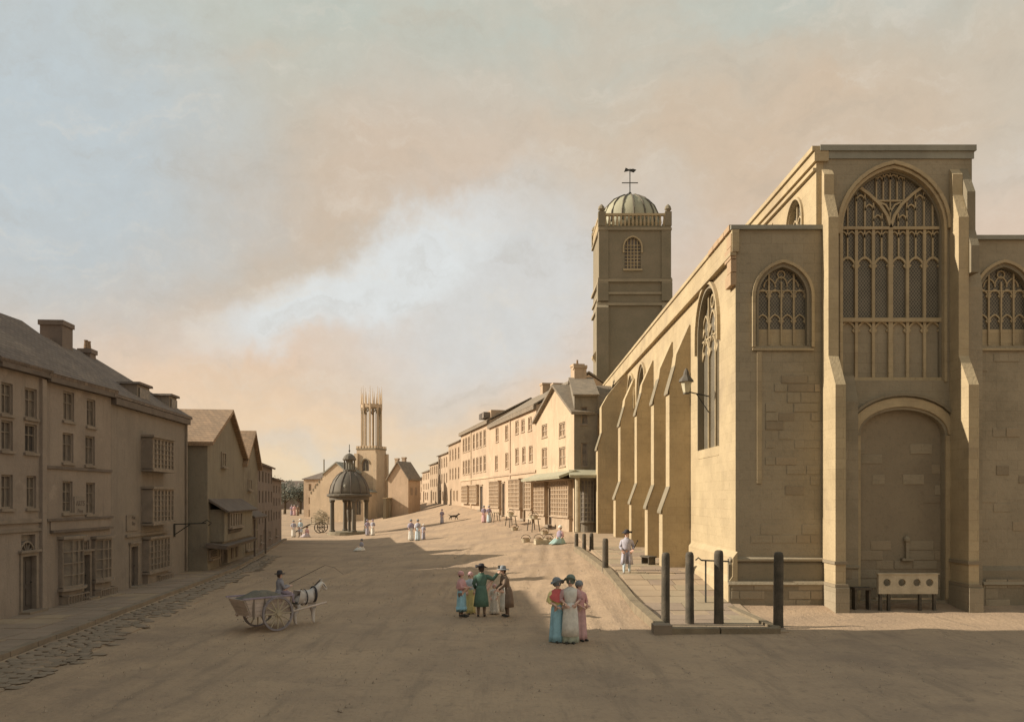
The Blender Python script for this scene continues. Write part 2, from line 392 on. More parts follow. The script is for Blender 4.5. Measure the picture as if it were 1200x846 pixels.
kerb = MB().box(-.1, .1, 0, 1, -.1, .14).build('kerb_stone', M_kerb, pav, loc=(lerp_y(KL, 15), 15, 0)); y = 15; first = True
while y < 76:
    ln = 1.0+.5*rr.random(); x0, x1 = lerp_y(KL, y)-.12, lerp_y(KL, y+ln)-.12
    rz = -math.atan2(x1-x0, ln)
    if first: kerb.location = (x0, y, 0); kerb.rotation_euler = (0, 0, rz); kerb.scale = (1.1, ln-.03, 1); first = False
    else: inst(kerb, 'kerb_stone', pav, (x0, y, rr.uniform(-.01, .01)), (0, 0, rz), (1.1, ln-.03, 1))
    y += ln
# worn cobbles of the gutter, scallop rows
gut = MB().add([(-13.2, 16, .006), (-10, 16, .006), (-12.2, 50, .006), (-15.0, 50, .006)], [(0, 1, 2, 3)])
gut = MB()
gut.loft([[(lerp_y(KL, y)+.02, y, .01), (lerp_y(KL, y)+1.6*min(1, (62-y)/30), y, .01), (lerp_y(KL, y)+1.6*min(1, (62-y)/30), y, -.1), (lerp_y(KL, y)+.02, y, -.1)] for y in ys if y < 58])
gut = gut.build('gutter', M_ground, kind='structure')
def sq(k, z): return [(.5*k*math.copysign(abs(math.cos(a))**.6, math.cos(a)), .5*k*math.copysign(abs(math.sin(a))**.6, math.sin(a)), z) for a in [2*PI*(i+.5)/8 for i in range(8)]]
cob = MB().loft([sq(1, 0), sq(.97, .6), sq(.82, .9), sq(.4, 1)]).build('cobble', M_cob, gut, smooth=True)
rest = MB(); n = 0; y = 17.0; row = 0
while y < 56:
    d = (.22+.06*rr.random())*(1 if y < 30 else 1.5)
    wdt = 1.7 if y < 22 else (1.3 if y < 30 else .9)
    x = lerp_y(KL, y)+.12+(row % 2)*.15; x0 = x; i = 0
    while x < x0+wdt:
        w = (.27+.16*rr.random())*(1 if y < 30 else 1.5)
        e = (x-x0)/wdt
        if rr.random() > e**3*.8:
            yy = y+.3*abs(math.sin((x-x0)*2.2+row*.15)); lo = (x+w/2, yy, .012); ro = (0, 0, rr.uniform(-.2, .2)); sc = (w*.98, d*.97, (.03+.016*rr.random())*(1-.6*e)+.006)
            if n == 0: cob.location, cob.rotation_euler, cob.scale = lo, ro, sc
            elif n < 300: inst(cob, 'cobble', gut, lo, ro, sc, rr.choice([M_cob, M_cob, M_kerb]))
            else:
                Mx = Matrix.LocRotScale(Vector(lo), Matrix.Rotation(ro[2], 3, 'Z').to_quaternion(), Vector(sc)); q = MB().loft([sq(1, 0), sq(.95, .7), sq(.5, 1)]).xf(Mx); rest.add(q.v, q.f)
            n += 1
        x += w; i += 1
    y += d; row += 1
rest.build('far_cobbles', M_cob, gut, smooth=True, kind='stuff')
# loose grit and pebbles lying on the road
gr = MB(); rg_ = random.Random(21)
for _ in range(6500):
    y = 12+45*rg_.random()**1.5; x = rg_.uniform(-12 if y < 30 else -13, 16 if y < 26 else 4.0)
    if x < lerp_y(KL, y)+.3 or (3.6 < x and y > 23.6): continue
    r_ = .01+.032*rg_.random()**4; z = gz(x, y)+.008; a = rg_.random()*3
    gr.add([(x-r_*math.cos(a), y-r_*math.sin(a), z-.03), (x+r_*math.sin(a), y-r_*math.cos(a), z-.03), (x+r_*math.cos(a)*1.4, y+r_*math.sin(a), z-.03), (x-r_*math.sin(a), y+r_*math.cos(a), z-.03), (x, y, z+r_*.8)], [(0, 1, 4), (1, 2, 4), (2, 3, 4), (3, 0, 4)])
gr.build('gravel', mat('grit', (.42, .34, .26), (.3, .24, .18), 3, .9, .2), kind='stuff', label='loose grit and small stones scattered over the road', category='gravel')

# ------------------------------------------------------------------ houses
RW = random.Random(8); M_pane_b = mat('window_pane_dark', (.075, .068, .065), None, 3, .25, .05); M_pane_c = mat('window_pane_curtained', (.19, .16, .13), (.10, .09, .08), 5, .4, .05)
def window(root, x0, z0, x1, z1, nx=2, nz=2, fr=M_frame, pn=M_pane, t=.06, gb=.03, y=.06, sill=True, cross=False, proud=0, name='window'):
    zb = root['zb']; off = (0, 0, -zb); b = MB(); y -= proud
    b.box(x0, x0+t, y, y+.09, z0, z1).box(x1-t, x1, y, y+.09, z0, z1).box(x0+t, x1-t, y, y+.09, z1-t, z1).box(x0+t, x1-t, y, y+.09, z0, z0+t)
    for i in range(1, nx):
        xx = x0+(x1-x0)*i/nx; b.box(xx-gb/2, xx+gb/2, y+.02, y+.085, z0+t, z1-t)
    for j in range(1, nz):
        zz = z0+(z1-z0)*j/nz
        if cross: zz = z0+(z1-z0)*.62
        b.box(x0+t, x1-t, y+.025, y+.083, zz-gb/2, zz+gb/2)
    w = b.build(name, fr, root, off)
    if pn is M_pane: pn = RW.choice([M_pane, M_pane, M_pane_b, M_pane_c])
    MB().box(x0+.01, x1-.01, y+.07, y+.1+proud*.9, z0+.01, z1-.01).build('pane', pn, w, off)
    if sill: MB().box(x0-.07, x1+.07, -.07-proud, .05, z0-.09, z0-.003).build('sill', fr, w, off)
    return w
def shop(root, x0, z0, x1, z1, nx, nz, d=.3, fr=M_frame, pn=M_pane, curved=True, riser=None, gb=.035):
    """bowed shop window standing proud of the wall on its own riser"""
    zb = root['zb']; off = (0, 0, -zb); b = MB(); p = MB(); k = nx; cx = (x0+x1)/2; hw = (x1-x0)/2
    def yy(x): return -d*(math.sqrt(max(0, 1-((x-cx)/hw)**2))*.55+.45) if curved else -d
    xs = [x0+(x1-x0)*i/k for i in range(k+1)]
    for x in xs: b.box(x-gb/2, x+gb/2, yy(x)-.02, yy(x)+.05, z0, z1)
    b.box(x0-.05, x0+.03, yy(x0), .0, z0, z1).box(x1-.03, x1+.05, yy(x1), .0, z0, z1)
    for j in range(nz+1):
        z = z0+(z1-z0)*j/nz; h = gb if 0 < j < nz else .09
        for a, c_ in zip(xs, xs[1:]):
            b.add([(a, yy(a)-.015, z-h/2), (c_, yy(c_)-.015, z-h/2), (c_, yy(c_)-.015, z+h/2), (a, yy(a)-.015, z+h/2),
                   (a, yy(a)+.045, z-h/2), (c_, yy(c_)+.045, z-h/2), (c_, yy(c_)+.045, z+h/2), (a, yy(a)+.045, z+h/2)],
                  [(0,1,2,3), (7,6,5,4), (0,4,5,1), (3,2,6,7), (1,5,6,2), (0,3,7,4)])
    w = b.build('shop_window', fr, root, off)
    p.loft([[(x, yy(x)+.03, z0), (x, yy(x)+.03, z1), (x, -.01, z1), (x, -.01, z0)] for x in xs]); p.build('pane', pn, w, off)
    c_ = MB()
    for za, zc, e in ((z1+.03, z1+.13, .1), (z0-.12, z0-.03, .08)):
        rings = [[(x0-.12+(x1-x0+.24)*i/k, -(d+e) if not curved else yy(xs[i])-e, za), (x0-.12+(x1-x0+.24)*i/k, -(d+e) if not curved else yy(xs[i])-e, zc),
                  (x0-.12+(x1-x0+.24)*i/k, .0, zc), (x0-.12+(x1-x0+.24)*i/k, .0, za)] for i in range(k+1)]
        c_.loft(rings)
    c_.build('cornice', fr, w, off)
    if riser is not None:
        r = MB(); r.loft([[(x, yy(x)*.8, riser), (x, yy(x)*.8, z0-.12), (x, .0, z0-.12), (x, .0, riser)] for x in xs]); r.build('stall_riser', fr, root, off)
    return w
def door(root, x0, z0, x1, z1, fr=M_frame, m=M_door, pnl=True):
    off = (0, 0, -root['zb']); b = MB()
    b.box(x0, x1, .12, .17, z0, z1)
    if pnl:
        w = x1-x0; h = z1-z0
        for i in (0, 1):
            for a, c_ in ((.08, .4), (.47, .9)):
                b.box(x0+w*(.1+.46*i), x0+w*(.44+.46*i), .1, .121, z0+h*a, z0+h*c_)
    dd = b.build('door', m, root, off)
    f = MB(); f.box(x0-.1, x0+.015, -.05, .118, z0, z1+.1).box(x1-.015, x1+.1, -.05, .118, z0, z1+.1).box(x0+.015, x1-.015, -.05, .118, z1-.015, z1+.1)
    f.box(x0-.18, x1+.18, -.12, .0, z1+.103, z1+.18); f.build('door_frame', fr, dd, off)
    MB().ball((x1-.1, .08, (z0+z1)/2), .03).build('handle', M_iron, dd, off)
    MB().box(x0-.12, x1+.12, -.35, .1, z0-.2, z0-.005).build('step', M_kerb, root, off)
    return dd
def house(name, label, P0, P1, D, zb, ze, roof, wall, tile, openings, zr=None, xa=None, hip=(0, 0), cat='house', group=None, L=None, ov=.22, floor=-.4, ze2=None):
    dx, dy = P1[0]-P0[0], P1[1]-P0[1]; Lh = math.hypot(dx, dy)
    root = thing(name, label, cat, (P0[0], P0[1], zb), math.atan2(dy, dx), group); root['zb'] = zb; root['len'] = Lh
    off = (0, 0, -zb); L_ = Lh-.012; z0 = zb+floor; ze2 = ze2 or ze
    b = MB(); holes = [rect(*o) for o in openings]
    if roof == 'gable_front':
        prof = [(0, z0), (L_, z0), (L_, ze2), (xa, zr), (0, ze)]
        b.plate(prof, holes, 0, .22); b.plate(prof, [], .22, D)
    else:
        b.plate(rect(0, z0, L_, ze), holes, 0, .22)
        if roof == 'eaves' and hip == (0, 0): b.prof_x([(.22, z0), (.22, ze), (D/2, zr-.12), (D, ze), (D, z0)], 0, L_)
        else: b.box(0, L_, .22, D, z0, ze)
    b.build('wall', wall, root, off)
    r = MB()
    if roof == 'eaves' and hip == (0, 0):
        s_ = (zr-ze)/(D/2); e = ov
        for sg in (0, 1):
            q = [(-e, ze-s_*e), (D/2, zr), (D/2, zr+.16), (-e-.05, ze-s_*e+.12)]
            if sg: q = [(D-a, c_) for a, c_ in q]
            r.prof_x(q, -.1*(1-sg*.03), L_+.1*(1-sg*.03))
    elif roof == 'eaves':
        e = ov; A = [(-e, -e, ze+.0), (L_+e, -e, ze), (L_+e, D+e, ze), (-e, D+e, ze)]
        B = [(a, b_, z+.12) for a, b_, z in A]; T = [(hip[0] if hip[0] else -e+.05, D/2, zr), (L_-hip[1] if hip[1] else L_+e-.05, D/2, zr)]
        r.add(A+B+T, [(3,2,1,0), (0,1,5,4), (1,2,6,5), (2,3,7,6), (3,0,4,7), (4,5,9,8), (5,6,9), (6,7,8,9), (7,4,8)])
    elif roof == 'gable_front':
        for xe, zz in ((0, ze), (L_, ze2)):
            sg = -1 if xe == 0 else 1; sl = (zr-zz)/abs(xa-xe); X = xe+sg*ov; Z = zz-sl*ov
            r.plate([(X, Z), (xa, zr), (xa, zr+.2), (X, Z+.2)], [], -.3+.01*(sg > 0), D+.1)
    rf = r.build('roof', tile, root, off)
    return root, rf
def chimney(root, rf, x, y, z0, z1, w=.7, d=.6, pots=2, m=None):
    off = (0, 0, -root['zb']); b = MB(); b.box(x-w/2, x+w/2, y-d/2, y+d/2, z0, z1-.2).box(x-w/2-.06, x+w/2+.06, y-d/2-.06, y+d/2+.06, z1-.2, z1)
    c_ = b.build('chimney', m or M_r5, rf, off)
    p = MB()
    for i in range(pots): p.lathe([(.09, z1), (.11, z1+.05), (.08, z1+.35), (.1, z1+.4)], 8, (x+(i-(pots-1)/2)*.3, y))
    if pots: 
        p = p.build('chimney_pot', M_tileo, root, off)
def band(root, name, z0, z1, d, m, x0=None, x1=None):
    L_ = root['len']; MB().box(x0 if x0 is not None else .004, x1 if x1 is not None else L_-.02, -d, -.001 if d > 0 else 0, z0, z1).build(name, m, root, (0, 0, -root['zb']))
def grate(root, x0, x1, z0, z1, n):
    b = MB(); b.box(x0, x1, -.35, -.3, z1-.04, z1).box(x0, x1, -.35, -.3, z0, z0+.04)
    for i in range(n+1):
        x = x0+(x1-x0)*i/n; b.box(x-.015, x+.015, -.34, -.31, z0+.04, z1-.04)
    b.box(x0, x0+.04, -.3, 0, z1-.04, z1).box(x1-.04, x1, -.3, 0, z1-.04, z1); b.build('area_railing', M_frame, root, (0, 0, -root['zb']))
def txt(s, root, x, y, z, h, m, name='lettering', wmax=None):
    cu = bpy.data.curves.new('t', 'FONT'); cu.body = s; cu.size = h; cu.extrude = .004; cu.align_x = 'CENTER'
    o = bpy.data.objects.new('t', cu); COL.objects.link(o); bpy.context.view_layer.update()
    me = bpy.data.meshes.new_from_object(o.evaluated_get(bpy.context.evaluated_depsgraph_get())); bpy.data.objects.remove(o)
    me.materials.clear(); me.materials.append(m); k = bpy.data.objects.new(name, me); COL.objects.link(k); k.parent = root
    k.location = (x, y, z); k.rotation_euler = (PI/2, 0, 0); return k
LG = 'houses along the left side of the street'
# house 0 (edge of the frame)
op = [(1.55, 6.36, 2.25, 7.32), (1.55, 5.25, 2.25, 6.17), (1.65, 3.47, 2.2, 4.51), (.3, 6.36, .9, 7.32), (.3, 5.25, .9, 6.17), (.3, 3.47, .9, 4.51), (1.35, .2, 2.15, 2.62)]
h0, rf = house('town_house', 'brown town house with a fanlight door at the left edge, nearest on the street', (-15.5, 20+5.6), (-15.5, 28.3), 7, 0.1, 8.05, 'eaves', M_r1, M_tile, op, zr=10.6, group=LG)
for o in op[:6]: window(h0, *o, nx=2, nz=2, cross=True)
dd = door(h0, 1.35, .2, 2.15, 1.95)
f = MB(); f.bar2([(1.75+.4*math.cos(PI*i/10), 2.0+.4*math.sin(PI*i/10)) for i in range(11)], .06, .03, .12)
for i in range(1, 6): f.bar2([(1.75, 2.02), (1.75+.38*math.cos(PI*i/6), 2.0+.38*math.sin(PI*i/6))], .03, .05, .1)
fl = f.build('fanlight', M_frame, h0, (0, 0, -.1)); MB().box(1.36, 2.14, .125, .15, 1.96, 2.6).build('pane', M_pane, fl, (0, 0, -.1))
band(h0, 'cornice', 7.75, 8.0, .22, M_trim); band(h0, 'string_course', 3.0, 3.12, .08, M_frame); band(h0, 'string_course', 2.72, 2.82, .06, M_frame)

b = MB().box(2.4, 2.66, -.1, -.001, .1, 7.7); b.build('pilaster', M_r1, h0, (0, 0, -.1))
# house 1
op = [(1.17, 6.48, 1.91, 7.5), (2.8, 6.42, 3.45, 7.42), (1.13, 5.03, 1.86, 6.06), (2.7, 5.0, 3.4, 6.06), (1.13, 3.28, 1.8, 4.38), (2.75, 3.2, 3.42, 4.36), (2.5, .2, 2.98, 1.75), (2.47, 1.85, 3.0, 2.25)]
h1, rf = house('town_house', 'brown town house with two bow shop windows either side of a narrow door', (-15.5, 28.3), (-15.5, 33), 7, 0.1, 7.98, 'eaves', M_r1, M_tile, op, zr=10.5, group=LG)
for o in op[:4]: window(h1, *o, nx=2, nz=2, cross=True)
for o in op[4:6]: window(h1, *o, nx=2, nz=3)
door(h1, *op[6]); window(h1, *op[7], nx=4, nz=2, sill=False, name='transom_light')
shop(h1, .9, .72, 2.3, 2.35, 4, 4, .3, riser=.1); shop(h1, 3.2, .78, 4.45, 2.25, 4, 4, .28, riser=.1)
grate(h1, .9, 2.3, .12, .45, 8); grate(h1, 3.2, 4.5, .12, .42, 8)
band(h1, 'cornice', 7.66, 7.94, .22, M_trim); band(h1, 'string_course', 4.78, 4.88, .06, M_trim); band(h1, 'string_course', 3.02, 3.1, .1, M_trim)
band(h1, 'shop_fascia', 2.62, 2.7, .14, M_trim, .3, 4.6); band(h1, 'fascia_board', 2.704, 3.016, .05, M_r1, .3, 4.6)
n_ = MB().box(1.86, 2.66, -.04, -.003, 3.2, 3.85).build('notice_board', M_r2, h1, (0, 0, -.1))
txt('ARTS', n_, 2.26, -.045, 3.42, .26, M_trim); txt('Pres', n_, 2.26, -.045, 3.16, .22, M_trim)

# house 2
op = [(1.95, .15, 2.75, 1.8)]
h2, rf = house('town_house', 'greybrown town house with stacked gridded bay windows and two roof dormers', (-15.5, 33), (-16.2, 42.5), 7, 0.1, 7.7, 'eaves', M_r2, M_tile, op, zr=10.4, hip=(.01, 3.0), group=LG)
shop(h2, 3.3, 5.05, 6.0, 6.35, 6, 6, .45, curved=False); shop(h2, 3.3, 2.75, 6.0, 4.15, 6, 6, .45, curved=False); shop(h2, 3.4, .65, 6.0, 2.0, 6, 5, .28, curved=False, riser=.1)
door(h2, *op[0]); grate(h2, 4.6, 6.4, .1, .38, 8); band(h2, 'cornice', 7.42, 7.68, .2, M_trim); band(h2, 'shop_fascia', 2.2, 2.3, .1, M_frame, 1.4, 6.6)
n_ = MB().box(1.5, 2.85, -.05, -.003, 2.45, 3.1).build('notice_board', M_frame, h2, (0, 0, -.1)); txt('Print', n_, 2.2, -.055, 2.82, .2, M_trim); txt('Shop', n_, 2.2, -.055, 2.58, .2, M_trim)
for x, w in ((4.2, 1.5), (8.2, 1.1)):
    z = 7.85; d_ = MB().box(x-w/2, x+w/2, .25, 2.4, z-.1, z+.8); q = d_.build('dormer', M_r2, rf, (0, 0, -.1))
    MB().plate([(x-w/2-.12, z+.803), (x+w/2+.12, z+.803), (x+w/2+.05, z+.9), (x-w/2-.05, z+.9)], [], .12, 2.6).build('dormer_roof', M_tile, h2, (0, 0, -.1))
    window(h2, x-w/2+.12, z+.08, x+w/2-.12, z+.68, nx=4, nz=3, proud=-.17, sill=False, name='dormer_window')
chimney(h2, rf, 3.3, 3.5, 9.4, 11.2, 1.0, .9, 0); chimney(h2, rf, 5.9, 3.3, 9.4, 10.5, .6, .5, 2)
b = MB(); b.tube([(9.25, -.08, .2), (9.25, -.08, 7.6)], .05, 8); b.build('drainpipe', M_frame, h2, (0, 0, -.1))
sb = thing('sign_bracket', 'thin iron bracket arm reaching out over the left pavement from the wall', 'bracket', (-16.02, 40.5, 0), PI/2)
MB().tube([(0, 0, 2.55), (0, -1.5, 2.6)], .03, 6).build('arm', M_iron, sb); MB().tube([(0, 0, 2.05), (0, -.75, 2.55)], .025, 6).build('brace', M_iron, sb)
MB().tube([(0, -1.3, 2.6), (0, -1.55, 2.75), (0, -1.75, 2.6), (0, -1.6, 2.48)], .025, 6).build('scroll', M_iron, sb); MB().box(-.06, .06, -.03, 0, 1.95, 2.7).build('wall_plate', M_iron, sb)
# house 3: jettied gable
h3, rf = house('gabled_house', 'olive plastered gabled house with jettied oriel under dark pent roofs', (-15.35, 43.02), (-16.7, 53), 7, 0.1, 6.5, 'gable_front', M_r3, M_tileo, [(-1+4.0, .15, 4.9, 1.3)], zr=8.6, xa=5.4, ze2=6.2, group=LG)
off = (0, 0, -.1)
door(h3, 3.0, .15, 4.9, 1.3)
window(h3, 3.3, 5.5, 4.5, 6.3, nx=2, nz=2, proud=.12)
o_ = MB().box(.6, 9.2, -.7, -.002, 1.55, 3.2); o_.plate([(.8, 1.3), (9.0, 1.3), (9.2, 1.56), (.6, 1.56)], [], -.6, -.002); o_ = o_.build('jettied_oriel', M_r3, h3, off)
MB().prof_x([(-1.0, 3.12), (-.0, 3.75), (-.0, 3.62), (-.95, 3.04)], .2, 9.5).build('pent_roof', M_trim, h3, off)
MB().prof_x([(-1.05, 1.38), (-.0, 1.52), (-.0, 1.3), (-.95, 1.2)], -.3, 9.0).build('pent_roof', M_trim, h3, off)
w = window(h3, 1.6, 2.25, 5.2, 3.0, nx=5, nz=1, proud=.86, gb=.1); MB().prof_x([(-.85, 2.1), (-.7, 2.1), (-.7, 1.9)], 1.6, 5.2).build('sill_bracket', M_trim, h3, off)
window(h3, .3, .7, 1.9, 1.15, nx=4, nz=3, proud=.15)
for x in (6.2, 7.6): MB().box(x, x+.6, -.04, -.002, .3, 1.15).build('shutter', M_trim, h3, off)
# house 4
h4, rf = house('gabled_house', 'narrow shaded gabled house with orange roof and timber shopfront, behind the first gable', (-16.7, 53.02), (-17.0, 57), 7, 0.1, 5.9, 'gable_front', M_r3, M_tileo, [], zr=7.95, xa=2.3, group=LG)
MB().prof_x([(-.7, 2.6), (0, 3.0), (0, 2.86), (-.66, 2.48)], .2, 3.9).build('pent_roof', M_trim, h4, off)
window(h4, .6, 1.75, 3.4, 2.45, nx=5, nz=3, proud=.1); window(h4, .6, .5, 3.4, 1.4, nx=4, nz=2, proud=.1)
for x in (.4, 3.6): MB().box(x, x+.1, -.65, -.55, .1, 2.45).build('post', M_trim, h4, off)
window(h4, 1.2, 4.3, 2.2, 5.0, nx=2, nz=1, proud=.1)
# house 5a 5b
op = [(x, z, x+.85, z+h) for z, h in ((4.9, .75), (3.45, .85), (2.0, .85)) for x in (.7, 3.0, 5.3, 7.6, 9.8)]
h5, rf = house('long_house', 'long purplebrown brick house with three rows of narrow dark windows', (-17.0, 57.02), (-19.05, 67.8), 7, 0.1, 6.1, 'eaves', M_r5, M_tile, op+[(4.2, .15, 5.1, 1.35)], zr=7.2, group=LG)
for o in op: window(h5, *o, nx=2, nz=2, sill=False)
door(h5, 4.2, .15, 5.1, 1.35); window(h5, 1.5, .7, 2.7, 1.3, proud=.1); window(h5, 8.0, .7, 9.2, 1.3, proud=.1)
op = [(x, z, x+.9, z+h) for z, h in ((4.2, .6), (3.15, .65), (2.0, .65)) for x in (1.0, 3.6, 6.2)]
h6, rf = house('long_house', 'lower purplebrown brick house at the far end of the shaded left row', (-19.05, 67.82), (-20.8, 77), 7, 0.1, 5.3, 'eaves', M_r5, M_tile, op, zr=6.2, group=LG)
for o in op: window(h6, *o, nx=2, nz=2, sill=False)
window(h6, 3, .6, 4.2, 1.3, proud=.1)
# unseen tall houses added along the row, their height set to shade the foreground
op = [(x, z, x+1.1, z+1.7) for z in (1.5, 4.6, 7.7, 10.8, 13.7) for x in (1.5, 5.2, 8.9, 12.6)]
ha, rf = house('shade_caster_house', 'unseen tall brown house added further along the left row to shade the foreground', (-17.4, 9), (-17.4, 25.5), 9, 0.0, 17.0, 'eaves', M_r1, M_tile, op, zr=21.5, group=LG)
for o in op: window(ha, *o)
band(ha, 'cornice', 16.4, 16.8, .3, M_trim); chimney(ha, rf, 3, 4.5, 20.6, 23, 1.4, .8)
op = [(x, z, x+1.1, z+1.7) for z in (1.5, 4.6, 7.7, 10.6) for x in (1.5, 4.8, 8.1, 11.4, 14.7)]
hb, rf = house('shade_caster_house', 'unseen tall brown building added behind the viewer on the left for foreground shade', (-17.4, -14), (-17.4, 8.95), 10, 0.0, 17.5, 'eaves', M_r2, M_tile, op, zr=22.0, group=LG)
for o in op: window(hb, *o)

# ------------------------------------------------------------------ right row (lit)
RG = 'houses along the sunlit right side of the street'
ops = [(1.9, 8.6, 3.7, 9.6), (7.3, 8.25, 9.0, 9.3), (1.9, 6.25, 3.7, 7.75), (7.3, 6.1, 9.1, 7.5), (4.3, 1.75, 5.6, 4.55)]
r1, rf = house('gabled_shop_house', 'cream gabled shop house with green leaded canopy over gridded shop windows', (2.0, 70.2), (4.3, 59.1), 9, 1.5, 10.0, 'gable_front', M_lit1, M_tileg, ops, zr=12.1, xa=6.3, ze2=9.7, group=RG, floor=-.8, ov=.35)
for o in ops[:4]: window(r1, *o, nx=2, nz=2, fr=M_framel, pn=M_panel, t=.1, gb=.08)
door(r1, *ops[4], fr=M_framel)
shop(r1, .3, 2.5, 3.9, 5.0, 7, 8, .3, fr=M_framel, pn=M_panel, curved=False, riser=1.2, gb=.07); shop(r1, 6.0, 2.5, 10.9, 5.0, 10, 8, .3, fr=M_framel, pn=M_panel, curved=False, riser=1.0, gb=.07)
off = (0, 0, -1.5)
MB().prof_x([(-1.25, 5.3), (0, 5.75), (0, 5.6), (-1.2, 5.12)], -.3, 11.9).build('canopy', M_green, r1, off)
MB().box(.0, 11.3, -.9, -.02, 5.05, 5.12).build('canopy_soffit', M_framel, r1, off)
chimney(r1, rf, 8.0, 5, 10.5, 13.1, 1.1, 1.2, 1, m=M_lit3)
ops = [(3.5, 9.45, 5.0, 10.9), (8.2, 9.35, 9.7, 10.75), (12.8, 9.6, 14.2, 10.8), (15.3, 9.6, 16.6, 10.7), (17.9, 9.5, 19.3, 10.65),
       (3.1, 6.6, 4.6, 8.1), (8.25, 6.6, 9.8, 8.1), (12.8, 6.9, 14.2, 8.3), (15.6, 6.9, 16.9, 8.25), (18.2, 6.85, 19.6, 8.2), (7.0, 2.1, 8.1, 5.2), (16.3, 2.0, 17.5, 5.2)]
r2, rf = house('shop_house', 'long peach fronted house with five upper windows and arched gridded shopfronts', (-2.4, 90.6), (2.0, 70.22), 9, 2.0, 11.5, 'eaves', M_lit2, M_tileg, ops, zr=14.2, group=RG, floor=-1.2)
for o in ops[:10]: window(r2, *o, nx=2, nz=2, fr=M_framel, pn=M_panel, t=.1, gb=.08)
for o in ops[10:]: door(r2, *o, fr=M_framel)
shop(r2, 1.4, 2.9, 6.4, 5.4, 8, 7, .3, fr=M_framel, pn=M_panel, curved=False, riser=1.2, gb=.08); shop(r2, 11.2, 2.9, 15.8, 5.4, 8, 7, .3, fr=M_framel, pn=M_panel, curved=False, riser=1.2, gb=.08)
shop(r2, 17.9, 2.9, 20.2, 5.4, 4, 7, .3, fr=M_framel, pn=M_panel, curved=False, riser=1.2, gb=.08)
band(r2, 'string_course', 5.9, 6.1, .1, M_lit3); band(r2, 'cornice', 11.1, 11.45, .25, M_tileg)
chimney(r2, rf, 6.5, 4.5, 13.2, 15.2, 1.0, .9, 0, m=M_lit3); chimney(r2, rf, 9.6, 4.8, 13.2, 14.8, .9, .9, 0, m=M_lit3); chimney(r2, rf, 17.5, 4.5, 13.2, 15.4, 1.0, .9, 1, m=M_lit3)
MB().box(10.5, 10.8, -.08, -.002, 1.6, 11.0).build('party_pilaster', M_lit3, r2, (0, 0, -2))
ops = [(x, z, x+1.5, z+1.75) for z in (9.5, 6.7) for x in (1.6, 3.7, 5.8, 9.3, 11.6, 13.9, 16.3)]
r3, rf = house('shop_house', 'tan terrace house with seven tall windows a floor and a small roof dormer', (-6.6, 110), (-2.4, 90.62), 9, 2.5, 12.1, 'eaves', M_lit3, M_tileg, ops+[(14.4, 2.5, 15.9, 5.1)], zr=14.4, group=RG, floor=-1.2)
for o in ops: window(r3, *o, nx=2, nz=2, fr=M_framel, pn=M_paneg, t=.1, gb=.08)
door(r3, 14.4, 2.5, 15.9, 5.1, fr=M_framel)
shop(r3, 2.5, 3.2, 7.0, 5.2, 6, 5, .3, fr=M_framel, pn=M_panel, curved=False, gb=.08); shop(r3, 8.5, 3.2, 13.5, 5.2, 6, 5, .3, fr=M_framel, pn=M_panel, curved=False, gb=.08)
band(r3, 'string_course', 5.9, 6.1, .1, M_lit1); band(r3, 'cornice', 11.7, 12.05, .3, M_tileg); MB().box(8.0, 8.3, -.1, -.002, 1.8, 11.6).build('party_pilaster', M_lit1, r3, (0, 0, -2.5))
MB().box(11.5, 15.5, 1.0, 3.2, 12.3, 13.6).build('dormer', M_lit3, rf, (0, 0, -2.5)); 
window(r3, 12, 12.75, 13.4, 13.4, fr=M_framel, proud=-.87, sill=False, name='dormer_window'); window(r3, 13.7, 12.75, 15.1, 13.4, fr=M_framel, proud=-.87, sill=False, name='dormer_window')
lab = ['first house of the receding brick terrace, tall with a stack at its near end', 'second terrace house up the hill with narrow windows', 'third terrace house up the hill, a little lower', 'fourth terrace house up the hill, mostly a sliver', 'last low terrace house closing the hill street']
for i in range(5):
    ya = 110+i*11.5; yb = ya+11.5; ez = 11.2-.95*i
    A = (-6.6-.213*(yb-110), yb); B = (-6.6-.213*(ya-110), ya+.02)
    ops = [(x, z, x+1.1, z+min(1.6, (ez-3)/3*.62)) for z in (3.3+(ez-3)*.68, 3.3+(ez-3)*.36) for x in (1.2, 3.9, 6.6, 9.3)]
    r, rf = house('terrace_house', lab[i], A, B, 8, 2.9, ez, 'eaves', [M_brk, M_lit3][i % 2], M_tileg, ops+[(2, 2.9, 3.2, 4.9)], zr=ez+1.6, group=RG, floor=-1.2)
    for o in ops: window(r, *o, nx=1, nz=2, fr=M_framel, pn=M_paneg, t=.1, gb=.08, sill=False)
    door(r, 2, 2.9, 3.2, 4.9, fr=M_framel); window(r, 5, 3.4, 6.2, 4.8, fr=M_framel, pn=M_paneg, sill=False, proud=.12); window(r, 8, 3.4, 9.2, 4.8, fr=M_framel, pn=M_paneg, sill=False, proud=.12)
    chimney(r, rf, 10.6, 4, ez+.9, ez+2.7, 1.1, .9, 1, m=M_brk)
